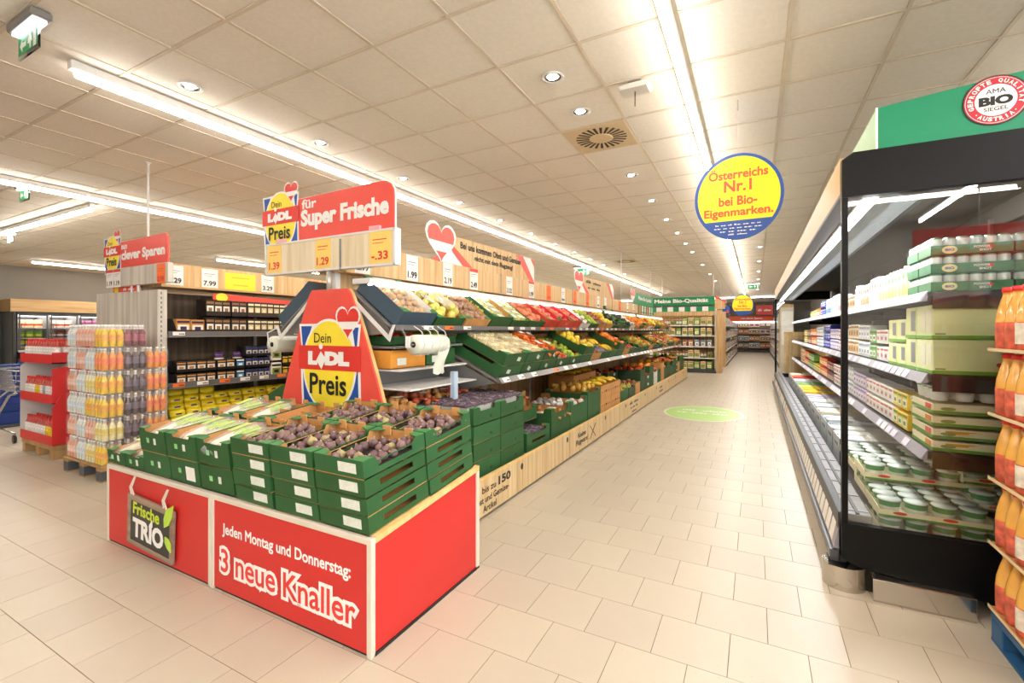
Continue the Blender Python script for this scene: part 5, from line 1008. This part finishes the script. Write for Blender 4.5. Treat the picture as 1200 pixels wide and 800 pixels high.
# -- cans of coffee drink in green trays, three high, near end of the top shelf
CAN = MB().lathe([(.021, 0), (.0245, .004), (.0248, .05), (.0248, .077), (.021, .083), (.0212, .085), (.001, .0845)], 12, ms=[2, 0, 0, 1, 2, 2], cap=False).mesh('drink_can', [M('can_print', '#d6ddd6', .35, .2, var=.2, scale=30), M('can_green', '#3d9a6c', .3, .4), M('can_lid', '#b9d8c6', .25, .7)], True)
TR = M('can_tray', '#1d7a42', .45)
def can_tray(x, y, z, lab):
    t = thing('can_tray', lab, 'drink tray', (x, y, z), (0, 0, R(random.uniform(-1, 1))), 'green trays of drink cans')
    MB().box(-.152, .152, 0, .20, 0, .004).box(-.152, .152, 0, .003, 0, .048).box(-.152, -.149, 0, .2, 0, .048).box(.149, .152, 0, .2, 0, .048).build('tray', [TR], t)
    flat([(disc(-.08, .024, .03, .02, 20), 0, 1), (disc(.07, .030, .012, .008, 12), 2, 1)], 'oval_logo', 'F', 0, 0, -.0004, [M('cream_logo', '#f3e3a2', .4), BLUE, REDF], t)
    inst('lettering', text_mesh('POWER', WHITE, .03), t, (.01, -.0016, .026), ROT['F'], (.06, .012, 1)); inst('lettering', text_mesh('SHOT', WHITE, .03), t, (.03, -.0016, .010), ROT['F'], (.045, .012, 1))
    inst('lettering', text_mesh('BIO', BLUE, .03), t, (-.097, -.0036, .018), ROT['F'], (.034, .012, 1))
    for i in range(6):
        for j in range(4):
            if j in (1, 2) and i and z < 1.75: continue
            inst('drink_can', CAN, t, (-.125 + i * .05, .026 + j * .049, .004))
for l in range(3):
    for c_ in range(2): can_tray(.945 + c_ * .31 + l * .0, FY0 + .075, 1.588 + l * .092, f'green tray of drink cans, {["bottom", "middle", "top"][l]} layer, {["left", "right"][c_]} stack by the glass end')
    can_tray(.945, FY0 + .285, 1.588 + l * .092, f'green tray of drink cans, {["bottom", "middle", "top"][l]} layer, rear stack by the glass end')
def carton_mesh(name, w_, d, h, c1, c2, c3, gable=True):
    b = MB(); b.box(-w_ / 2, w_ / 2, 0, d, 0, h * .86 if gable else h, 0, .003)
    if gable: b.poly([(-w_ / 2 + .002, h * .86), (w_ / 2 - .002, h * .86), (w_ * .12, h * .98), (w_ * .12, h), (-w_ * .12, h), (-w_ * .12, h * .98)], .004, d - .004, 0, 'y')
    b.poly([(-w_ * .42, h * .08), (w_ * .42, h * .08), (w_ * .42, h * .35), (0, h * .5), (-w_ * .42, h * .3)], -.0015, .0, 1, 'y'); b.box(-w_ * .3, w_ * .3, -.0015, 0, h * .6, h * .76, 2)
    return b.mesh(name, [M('pack_' + c, c, .38, objvar=.06) for c in (c1, c2, c3)])
ct = {k: carton_mesh('drink_carton', *v) for k, v in {'lime': (.075, .07, .19, '#eef0e4', '#a8cf5e', '#4c9a4a'), 'cream': (.08, .07, .2, '#efe2bd', '#e0b85a', '#5c9a3e'), 'white': (.075, .07, .2, '#f3f4f2', '#d9dfe6', '#c0392b'), 'bluew': (.07, .07, .19, '#eef2f5', '#4f86c4', '#27408f'), 'brown': (.075, .07, .18, '#e8dcc8', '#b08a5a', '#7a4a2c'), 'red': (.075, .07, .17, '#f2ece6', '#d6453c', '#f0c22a')}.items()}
bx = {k: pack_mesh('chilled_box', *v) for k, v in {'white': (.11, .12, .10, '#f2f2ef', '#d8dde2', '#c45a5a'), 'grey': (.10, .12, .12, '#d5d9de', '#f4f4f4', '#6f8fb0'), 'red': (.09, .1, .11, '#d93a30', '#f4ece0', '#f2c62c'), 'yel': (.10, .1, .10, '#f1cf2b', '#e9efe2', '#3d8a3f'), 'green': (.10, .1, .10, '#7bb55a', '#f3f3ec', '#3a7a3a'), 'lil': (.10, .1, .11, '#cfc6de', '#f4f2f6', '#7b6aa8'), 'blu': (.12, .12, .08, '#2238a0', '#3c5ad0', '#dfe4f4'), 'beige': (.12, .1, .13, '#e8dcc2', '#c99a5a', '#8a5a2c'), 'dark': (.1, .1, .1, '#4a3430', '#e8dfd2', '#b6422f')}.items()}
X1 = .80
row(-90, X1, FY0 + .50, 1.588, [(ct['cream'], .085, 2, 'cream and yellow drink carton', None, .2, 1), (ct['lime'], .08, 3, 'white and lime drink carton', None, .2, 1), (ct['lime'], .08, 4, 'pale green drink carton', None, .2, 1), (ct['white'], .08, 4, 'white drink carton', None, .2, 1), (ct['brown'], .08, 4, 'cream and tan carton', None, .18, 1), (ct['white'], .08, 3, 'white carton with red mark', None, .2, 1),
    (bx['beige'], .125, 4, 'beige chilled box', None, .14, 1), (ct['red'], .08, 5, 'carton with red panel', None, .18, 1), (ct['white'], .08, 6, 'plain white carton', None, .2, 1), (ct['bluew'], .075, 7, 'white and blue carton', None, .2, 1), (bx['blu'], .125, 4, 'blue chilled pack', None, .09, 2), (bx['red'], .095, 7, 'red chilled pack', None, .12, 1), (bx['yel'], .105, 6, 'yellow chilled pack', None, .11, 1)], '', 'top chilled shelf', 'carton')
for k in range(9): tag(inst('clear_tub', pouch_mesh('clear_lid_pack', .14, .12, .12, '#dfe6ea', '#e9edf0', '#c9d2d8'), None, (.95, FY0 + 1.1 + k * .19, 1.588), (0, 0, R(-90)), (1, 1, 1.5)), f'tall pale grey carton stack behind the front row on the top chilled shelf, {ORD[k]}', 'carton', 'pale stacks at back of top shelf')
# -- big pale green boxes on the upper shelf near end, in trays with window fronts
PG = M('pale_green_box', '#e3e9b0', .5, var=.04); PW_ = M('pale_box_window', '#8e949a', .3)
def big_box(x, y, z, l, w_, h, lab, window=False):
    t = thing('display_carton', lab, 'carton', (x, y, z), (0, 0, 0), 'pale green display cartons')
    MB().box(0, w_, 0, l, .012, h, 0, .004).build('box', [PG], t); MB().box(-.003, w_ + .003, -.003, l + .003, 0, .018, 0, .001).build('green_base', [M('base_green', '#6aa62f', .5)], t)
    hp = [(p[0], p[1]) for p in heart(w_ - .04, .045, .05, .035)]; flat([(hp, 0, 1), (rect(.01, .05, .022, .030), 1, 1)], 'print', 'F', 0, 0, -.0002, [REDF, M('print_olive', '#8f9a55', .5)], t)
    for k in range(max(1, int(l / .1))):
        MB().box(-.0015, .0, .012 + k * .1, .088 + k * .1, .04, h - .02).build('window', [PW_ if window else M('carton_front', '#e9e6cf', .5)], t)
    return t
for l in range(2):
    big_box(.80, FY0 + .075, 1.168 + l * .178, .26, .30, .175, f'large pale green carton on the upper chilled shelf by the glass, {["lower", "upper"][l]}')
    big_box(1.105, FY0 + .075, 1.168 + l * .178, .26, .30, .175, f'large pale green carton beside the first pair, {["lower", "upper"][l]}, right-hand stack')
    for k in range(3): big_box(.80, FY0 + .35 + k * .20, 1.168 + l * (.15 if k else .178), .19, .28, .14 if k else .175, f'open-fronted pale carton, {["first", "second", "third"][k]} behind the large pale green ones, {["lower", "upper"][l]}', True)
row(-90, X1, FY0 + 1.0, 1.168, [(bx['white'], .115, 3, 'white chilled box', None, .11, 2), (bx['green'], .105, 2, 'green chilled box', None, .11, 2), (bx['grey'], .105, 4, 'grey-white chilled box', None, .13, 2), (bx['beige'], .125, 4, 'beige box', None, .13, 2), (bx['white'], .115, 5, 'white box with pink band', None, .11, 2), (bx['lil'], .105, 6, 'lilac chilled box', None, .11, 2),
    (bx['blu'], .125, 5, 'deep blue pack', None, .09, 3), (bx['grey'], .105, 7, 'grey chilled box', None, .13, 2), (bx['red'], .095, 8, 'red and yellow box', None, .12, 2), (bx['dark'], .105, 6, 'brown chilled box', None, .11, 2), (bx['yel'], .105, 5, 'yellow and green box', None, .11, 2)], '', 'upper chilled shelf', 'box')
# -- flat trays near end of the lower shelf
TRM = M('tray_cream', '#ebe4bf', .5); TRG = M('tray_green_band', '#5f9a34', .5)
YO = MB().lathe([(.030, 0), (.034, .004), (.042, .060), (.0425, .066), (.046, .068), (.046, .072), (.001, .0725)], 16, ms=[0, 0, 1, 1, 2, 2], cap=False).mesh('yoghurt_pot', [M('pot_white', '#eef0ea', .35), M('pot_green', '#5da666', .35), M('pot_lid', '#d5dfd8', .35)], True)
YOB = MB().lathe([(.036, 0), (.040, .004), (.046, .045), (.049, .072), (.053, .074), (.053, .080), (.001, .0805)], 18, ms=[0, 0, 1, 1, 2, 2], cap=False).mesh('yoghurt_tub', [M('tub_print', '#eef1e4', .35, var=.2, scale=20), M('pot_green', '#3d8f4a', .35), M('pot_lid', '#dfe8e4', .22, .35)], True)
for l in range(4):
    t = thing('flat_tray', f'flat cream tray with green band, {["bottom", "second", "third", "top"][l]} of the stack on the lower chilled shelf', 'tray', (.80, FY0 + .075, .778 + l * .063)); b = MB()
    b.box(0, .37, 0, .34, 0, .05, 0, .002).build('tray', [TRM], t); MB().box(-.002, .372, -.002, .342, 0, .016).build('green_band', [TRG], t)
    if l < 2: MB().poly([(.12, .016), (.32, .016), (.30, .036), (.22, .05), (.14, .036)], -.003, -.001, 0, 'y').build('arched_flap', [TRM], t); MB().box(.05, .33, -.0015, .0, .028, .042).build('open_slot', [M('slot_yellow', '#d9a52a', .5)], t)
    flat([(disc(.06, .026, .03, .009, 16), 0, 1)], 'oval_print', 'F', 0, 0, -.0005, [M('print_olive', '#8f9a55', .5)], t); MB().box(-.004, -.002, .02, .1, .02, .045).build('side_label', [REDF if l % 2 else M('orange_label', '#e88b3c', .5)], t)
for j in range(5):
    for i in range(6):
        for l in range(2 if j > 1 else 1):
            z = .778 + 4 * .063 + .0 if j < 3 else .85
            tag(inst('yoghurt_pot', YO, None, (.86 + i * .095 - (.02 if j < 3 else 0), FY0 + .13 + j * .095, z + l * .075)), f'white and green yoghurt pot, {["first", "second", "third", "fourth", "fifth"][j]} row, {["left", "second", "third", "fourth", "fifth", "sixth"][i]} in row, lower shelf, {["bottom", "upper"][l]}', 'yoghurt pot', 'yoghurt pots on the flat trays') if (z < 1.05 and i < 3 or j >= 3 or j < 3 and i < 3) else None
row(-90, X1, FY0 + .55, .778, [(bx['yel'], .105, 3, 'yellow-green carton', None, .11, 2), (bx['white'], .115, 3, 'clear-topped white box', None, .11, 2), (bx['white'], .115, 4, 'plain white box', None, .11, 2), (bx['lil'], .105, 5, 'lilac-white box', None, .11, 2), (bx['grey'], .105, 6, 'tall grey box', None, .13, 2), (bx['white'], .115, 5, 'white and rose box', None, .11, 2), (bx['dark'], .105, 5, 'dark brown box', None, .11, 2), (bx['red'], .095, 8, 'red box', None, .12, 2),
    (bx['yel'], .105, 7, 'bright yellow box', None, .11, 1), (bx['green'], .105, 7, 'green box', None, .11, 2), (bx['red'], .095, 8, 'red packet', None, .12, 2), (bx['beige'], .125, 6, 'tan box', None, .13, 2)], '', 'lower chilled shelf', 'box')
# -- well: trays of yoghurt tubs at the near end
for (x0, y0, n, m_, z0, nm) in ((.585, FY0 + .10, 4, 3, .300, 'front'), (.585, FY0 + .10, 4, 3, .400, 'front upper'), (.585, FY0 + .44, 5, 3, .400, 'second'), (.585, FY0 + .44, 5, 3, .502, 'second upper'), (1.02, FY0 + .10, 3, 3, .300, 'right-hand'), (1.02, FY0 + .30, 3, 3, .44, 'right-hand raised'), (1.02, FY0 + .42, 3, 2, .545, 'right-hand top'), (.60, FY0 + .80, 4, 3, .43, 'third'), (.60, FY0 + 1.14, 4, 3, .43, 'fourth')):
    t = thing('tub_tray', f'cream and green cardboard tray of yoghurt tubs, {nm} one in the cabinet well', 'tray', (x0, y0, z0), (0, 0, 0), 'trays of yoghurt tubs')
    W, D = n * .112, m_ * .108
    MB().box(0, W, 0, D, 0, .004).box(0, W, -.003, 0, 0, .034).box(-.003, 0, 0, D, 0, .05).box(W, W + .003, 0, D, 0, .05).build('tray', [TRM], t); MB().box(0, W, -.0045, -.003, .0, .010).build('green_band', [TRG], t)
    for q in range(2): flat([(disc(.09 + q * .2, .024, .03, .008, 16), 0, 1)], 'heart_mark', 'F', 0, 0, -.0045, [REDF], t)
    for i in range(n):
        for j in range(m_):
            if 'upper' not in nm and nm in ('front', 'second') and j and i: continue
            tag(inst('yoghurt_tub', YOB, None, (x0 + .056 + i * .112, y0 + .055 + j * .107, z0 + .004), (0, 0, random.uniform(0, 6))), f'lidded yoghurt tub, {["first", "second", "third"][j]} row, {["left", "second", "third", "fourth", "fifth"][i]}, in {nm} tray', 'yoghurt tub', f'yoghurt tubs, {nm} tray')
yy = FY0 + 1.5; k = 0
GW = M('grey_well_box', '#b9c2c6', .4)
for (c_, w_, nn) in (('white', .36, 4), ('white', .36, 4), ('grey', .45, 3), ('beige', .4, 4), ('grey', .5, 3), ('white', .4, 4), ('lil', .4, 4), ('yel', .6, 5), ('yel', .6, 5), ('green', .5, 4), ('white', .5, 4), ('red', .5, 4), ('beige', .5, 4)):
    if yy > FY1 - .7: break
    t = thing('well_crate', f'pale grey plastic crate in the cabinet well, {ORD[k]} past the yoghurt tubs', 'crate', (.60, yy, .30)); W = .42
    b = MB()
    for a in ((0, W, 0, .006, 0, .22), (0, W, w_ - .006, w_, 0, .22), (0, .006, 0, w_, 0, .22), (W - .006, W, 0, w_, 0, .22), (0, W, 0, w_, 0, .006)): b.box(*a)
    b.build('crate_body', [GW], t); MB().box(-.002, 0, w_ * .3, w_ * .7, .14, .17).build('handle', [BLK], t)
    for i in range(nn):
        for j in range(2):
            tag(inst('packet', bx[c_], None, (FXo + .205 + j * .2, yy + .06 + i * (w_ - .08) / nn + .03, .40 + random.uniform(0, .03)), (0, 0, R(-90 + random.uniform(-12, 12))), (1, 1.9, 1)), f'{c_ if c_ not in ("lil", "yel") else {"lil": "lilac", "yel": "yellow"}[c_]} pack, {["front", "rear"][j]} row, {["first", "second", "third", "fourth", "fifth"][i]} place, {ORD[k]} well crate', 'pack', f'packs in {ORD[k]} well crate')
    yy += w_ + .02; k += 1
# ------------------------------------------------------------------ juice bottles on a blue pallet at the right edge
t = pallet(.94, 1.55, 2.28, 2.84, 'blue pallet under the juice bottles at the right edge', M('pallet_blue', '#2c5f8c', .5))
JU = MB().lathe([(.030, 0), (.038, .008), (.040, .05), (.040, .12), (.036, .16), (.024, .21), (.0165, .235), (.0165, .25), (.019, .251), (.019, .272), (.001, .272)], 14, ms=[1, 1, 1, 0, 0, 0, 0, 2, 2, 2], cap=False).mesh('juice_bottle', [M('juice', '#efb455', .12, var=.1, spec=.8), M('juice_label', '#dc6a50', .4, var=.45, scale=30), M('juice_cap', '#e02f2a', .4)], True)
JL = MB().lathe([(.0405, .03), (.0405, .115)], 14, cap=False).mesh('white_label', [M('juice_label_white', '#f6ead8', .4, var=.3, scale=25)], True)
for l in range(5):
    z = .15 + l * .288
    t = thing('bottle_tray', f'thin corrugated sheet under juice bottles, {["lowest", "second", "third", "fourth", "top"][l]} layer', 'layer sheet', (.93, 2.29, z - .004)); MB().box(0, .64, 0, .55, 0, .006, 0, .002).build('sheet', [BROWN], t); MB().box(-.002, .0, 0, .55, 0, .014).build('sheet_edge', [M('sheet_edge', '#e7cfa3', .6)], t)
    for i in range(7):
        for j in range(6):
            if i > 1 and 0 < j < 5: continue
            if i > 4: continue
            o = inst('juice_bottle', JU, None, (.975 + i * .086, 2.335 + j * .09, z + .003), (0, 0, random.uniform(0, 6))); tag(o, f'orange juice bottle with red cap, {["first", "second", "third", "fourth", "fifth"][i]} from left, {ORD[j]} row, {["lowest", "second", "third", "fourth", "top"][l]} layer', 'juice bottle', 'juice bottles at the right edge')
            if (i + j) % 3 == 0: inst('white_label', JL, o)
# ------------------------------------------------------------------ round yellow disc signs
def disc_sign(x, y, z, r, lab, full=True):
    t = thing('round_sign', lab, 'sign', (x, y, z))
    MB().poly(disc(0, 0, r * .93, r, 48), 0, .006, 0, 'y').build('blue_disc', [BLUE], t)
    P = [(a, b) for a, b in disc(0, 0, r * .86, r * .93, 60) if b > -r * .58]; P.sort(key=lambda p: -math.atan2(p[0], p[1] + r * .3)); 
    MB().poly([(a, b) for a, b in P], -.0015, .0, 0, 'y').build('yellow_face', [M('sign_yellow', '#ffe60a', .4)], t)
    RT = M('sign_orange_text', '#e4572a', .5)
    for s, x0, z0, w_, h in (('Österreichs', -.62, .42, 1.24, .26), ('Nr.1', -.29, .12, .58, .27), ('bei Bio-', -.40, -.20, .80, .22), ('Eigenmarken.', -.72, -.50, 1.44, .25)): inst('lettering', text_mesh(s, RT, .03), t, (x0 * r, -.0026, z0 * r), ROT['F'], (w_ * r, h * r, 1))
    if full:
        for q, (w_, s) in enumerate(((.95, '~7'), (1.0, '~6'), (.75, '~4'), (.4, '~2'))): inst('lettering', text_mesh(s, WHITE, 0), t, (-w_ / 2 * r, -.001, (-.66 - .075 * q) * r), ROT['F'], (w_ * r, .04 * r, 1))
        MB().tube([(0, 0, r), (0, 0, ZC - z)], .0012, 4).build('wire', [WHM], t); MB().tube([(0, 0, ZC - z - .09), (0, .02, ZC - z - .05), (0, 0, ZC - z - .002)], .004, 5).build('hook', [GRY], t)
    else: MB().tube([(0, 0, r), (0, 0, ZC - z)], .004, 4).build('wire', [WHM], t)
disc_sign(-.13, 4.3, 2.515, .363, 'large round yellow sign with blue rim reading Österreichs Nr.1')
disc_sign(-.395, 18.2, 2.29, .38, 'second round yellow sign, small and far down the aisle', False)
# ------------------------------------------------------------------ far end: organic gondola, aisles beyond
BG = M('bio_green', '#0d8a55', .45); BY = 16.2
t = bgn = thing('organic_gondola', 'shelf unit facing the camera under a green Meine Bio-Qualität sign', 'shelf unit', (-2.1, BY, 0))
def bb(n, m, x0, x1, y0, y1, z0, z1, b=0): return MB().box(x0 + 2.1, x1 + 2.1, y0, y1, z0, z1, 0, b).build(n, [m], bgn)
bb('base', DKG, -3.35, -1.12, -.02, .5, 0, .12); bb('back_panel', WOOD, -3.35, -1.16, .45, .48, .12, 2.0); bb('side_panel', WOODG, -1.16, -1.12, -.02, .5, .05, 2.1); bb('oak_side', WOOD, -1.12, -.96, .1, .5, .0, 2.05)
for z in (.12, .49, .86, 1.22, 1.56): bb('shelf', DKG, -3.35, -1.16, .0, .45, z - .02, z); bb('price_rail', WHM if z > .2 else DKG, -3.35, -1.16, -.012, .0, z - .03, z + .012)
bb('sign_face', BG, -3.35, -1.16, -.02, .0, 2.22, 2.50, .01); text('Meine Bio-Qualität', 'F', .0 - .95, 2.29, 1.7, .15, -.0225, WHITE, bgn, .04)
flat(heart_polys(0, 0, .36, .34, 0, 1), 'heart', 'F', -1.25, 2.36, -.021, [SALMON, WHITE], bgn)
for k in range(12): bb('header_card', BG if k % 2 else WHITE, -3.35 + k * .182, -3.35 + (k + 1) * .182, -.015, .0, 2.02, 2.17)
bb('oak_header', WOOD, -3.35, -1.16, -.01, .0, 1.88, 2.01)
gl = {k: bottle_mesh('jar', *v, r=.045, h=.2) for k, v in {'dark': ('#4a5a2a', '#d8cf9a', '#f0ead2'), 'amber': ('#c98a3a', '#efe6c8', '#5f9a34'), 'green': ('#6a9a44', '#efe6c8', '#f2f2e4')}.items()}
gp = {k: pack_mesh('organic_pack', *v) for k, v in {'g': (.15, .1, .24, '#3f9a4a', '#f4ead0', '#e8c96a'), 'c': (.15, .1, .24, '#efdfb8', '#5fa34a', '#d98a3a'), 'r': (.12, .1, .2, '#e9b9a0', '#f0ead8', '#c04a3a'), 'b': (.12, .1, .2, '#c8d3dc', '#f0ead8', '#4a6fa8')}.items()}
for zi, (z, pat) in enumerate(((1.56, 'jjjjjjgcgcc'), (1.22, 'gcgccgccgcc'), (.86, 'gcgrrrrrbbb'), (.49, 'jjjjjjjccjj'), (.12, 'ccccgcccgcg'))):
    for k, ch in enumerate(pat):
        x = -3.22 + k * .19
        if ch == 'j':
            for s in range(2): tag(inst('jar', gl[['dark', 'amber', 'green'][(k + zi) % 3]], None, (x + s * .095 - .04, BY + .08, z)), f'glass jar, {ORD[k].replace("nearest", "first")} facing from left, {["left", "right"][s]}, {["top", "second", "third", "fourth", "bottom"][zi]} organic shelf', 'jar', 'jars on the organic gondola')
        else: tag(inst('organic_pack', gp[ch], None, (x, BY + .03, z), (0, 0, 0), (1, 1, 1.05)), f'{ {"g": "green", "c": "cream", "r": "pinkish", "b": "pale blue"}[ch] } pack, {ORD[k].replace("nearest", "first")} facing from left, {["top", "second", "third", "fourth", "bottom"][zi]} organic shelf', 'food pack', 'packs on the organic gondola')
def far_unit(name, lab, x, y0, y1, face, top_z, zs, pals, wood=True, step=.3):
    """shelf unit along y at the far end; face +1 looks +x, -1 looks -x; depth .45"""
    t = thing('shelf_unit', lab, 'shelf unit', (x, y0, 0)); d = .45 * face
    MB().box(min(0, -d), max(0, -d), 0, y1 - y0, 0, .1).build('base', [DKG], t); MB().box(-d - .01, -d + .01, 0, y1 - y0, .1, top_z).build('back_panel', [WOODG], t)
    MB().box(min(.0, -d) , max(0, -d), -.03, .0, 0, top_z, 0, .003).build('end_panel', [WOOD if wood else WHM], t)
    for z in zs: MB().box(min(0, -d), max(0, -d), 0, y1 - y0, z - .03, z).build('shelf', [WHM], t)
    n = int((y1 - y0) / step)
    for zi, z in enumerate(zs):
        for k in range(n):
            p = pals[(zi * 2 + k) % len(pals)]
            tag(inst('grocery_pack', pack_mesh('grocery_pack', step * .85, .2, .24, *p) if (name, p) not in _g else _g[(name, p)], None, (x - .03 * face, y0 + .1 + step * (k + .5), z), (0, 0, R(90 * face))), f'grocery pack on {name}, {ORD[k]} from its near end, {["lowest", "second", "third", "fourth", "fifth"][zi]} shelf', 'grocery pack', f'grocery packs on {name}')
    return t
_g = {}
PALS = [('#e9e4da', '#b9443a', '#3a4fa0'), ('#4a4a52', '#e9e4da', '#c9b48a'), ('#c8d0d4', '#4f7f9a', '#f2f2f2'), ('#a8443a', '#f2e6d6', '#e2b84a'), ('#d9c9a8', '#6a4a3a', '#f0ece0')]
far_unit('left far unit', 'tall shelf unit with oak end, left of the far aisle', -.98, 19.2, 32.6, 1, 2.1, (.12, .62, 1.12, 1.6), PALS, True, .6)
far_unit('right far unit', 'tall shelf unit with oak end, right of the far aisle', .78, 19.6, 32.6, -1, 2.35, (.2, .62, 1.05, 1.5), PALS[::-1], True, .6)
far_unit('first left unit', 'oak-ended shelf unit just past the organic gondola', -1.25, 17.4, 18.9, 1, 1.98, (.12, .55, 1.0, 1.45), PALS, True, .3)
t = thing('gable_sign', 'small oak gabled panel with red roof line beyond the organic gondola', 'sign', (-1.0, 19.0, 2.2)); MB().poly([(-.35, 0), (.0, 0), (.0, .25), (-.35, .45)], 0, .02, 0, 'y').build('panel', [WOOD], t); MB().poly([(-.36, .44), (.03, .23), (.03, .30), (-.36, .52)], -.01, .02, 0, 'y').build('red_edge', [SALMON], t); MB().tube([(-.15, .01, .3), (-.15, .01, ZC - 2.2)], .006, 5).build('rod', [WHM], t)
t = thing('blue_sign', 'small blue square sign with red mark hanging far left of the aisle', 'sign', (-1.27, 25, 2.25)); MB().box(-.17, .17, 0, .02, -.05, .32, 0, .004).build('face', [BLUE], t); MB().box(.0, .12, -.005, 0, .0, .12).build('mark', [REDF], t); MB().tube([(0, .01, .32), (0, .01, ZC - 2.25)], .006, 5).build('rod', [WHM], t)
t = wu = thing('back_shelf', 'wide shelf unit of groceries across the far end of the aisle', 'shelf unit', (-.2, 33.2, 0))
for n_, m_, a in (('base', DKG, (-1.4, 1.4, 0, .5, 0, .12)), ('back_panel', WOODG, (-1.4, 1.4, .48, .5, .1, 2.2)), ('end_panel', WHM, (-1.43, -1.4, -.02, .5, 0, 2.2)), ('end_panel', WHM, (1.4, 1.43, -.02, .5, 0, 2.2))): MB().box(*a).build(n_, [m_], wu)
MB().box(-1.4, 1.4, -.1, .0, 1.88, 1.97).build('light_canopy', [em((1, .98, .94), 3)], wu); MB().box(-1.3, 1.2, -.12, -.1, 1.99, 2.30, 0, .01).build('orange_sign', [M('far_orange', '#ee5a2a', .45)], wu); text('nun clever Sparen', 'F', -.6, 2.08, 1.2, .14, -.123, WHITE, wu, .03)
for zi, z in enumerate((.3, .75, 1.2, 1.62)):
    MB().box(-1.4, 1.4, 0, .46, z - .04, z).build('shelf', [M('shelf_tan', '#c9996a', .5)], wu)
    for k in range(9): tag(inst('grocery_pack', pack_mesh('grocery_pack', .27, .2, .3, *PALS[(k // 2 + zi) % 5]), None, (-.2 - 1.24 + k * .31, 33.24, z)), f'grocery pack at the far end, {ORD[k].replace("nearest", "first")} from left, {["lowest", "second", "third", "top"][zi]} shelf', 'grocery pack', 'grocery packs on the far shelf')
t = thing('red_sign', 'small red sign with white writing on the far wall side', 'sign', (.5, 32.4, 2.36)); MB().box(-.45, .45, 0, .02, 0, .58, 0, .004).build('face', [REDF], t); text('~2', 'F', -.36, .2, .72, .18, -.002, WHITE, t, .05); MB().tube([(0, .01, .58), (0, .01, ZC - 2.36)], .006, 5).build('rod', [WHM], t)
t = thing('oak_block', 'oak-clad low block beyond the far glass end of the chilled cabinet', 'cabinet', (.66, FY1 + .5, 0)); MB().box(0, .88, 0, .7, 0, 1.35, 0, .004).build('oak_panel', [WOOD], t); MB().box(-.01, .0, .0, .7, 0, .08).build('plinth', [DKG], t)
t = thing('notice_panel', 'pale standing panel beyond the far glass end', 'panel', (.60, FY1 + 1.6, 0)); MB().box(0, .3, 0, .04, 0, 2.0, 0, .003).build('panel', [WL], t); MB().box(.02, .28, -.004, 0, 1.0, 1.9).build('paper', [WHITE], t)
# red sign behind the camera that the cabinet glass mirrors
t = thing('hanging_sign', 'red clever Sparen sign seen only as a reflection in the cabinet glass', 'sign', (2.3, -1.2, 2.25), (0, 0, R(180))); MB().box(-.75, .6, 0, .02, 0, .36, 0, .004).build('sign_face', [SALMON], t); text('clever Sparen', 'F', -.6, .08, 1.1, .17, -.002, WHITE, t, .05); MB().box(-.75, .6, -.02, .04, -.26, -.01).build('price_board', [WOODG], t); MB().tube([(0, .01, .36), (0, .01, ZC - 2.25)], .01, 6).build('rod', [WHM], t)
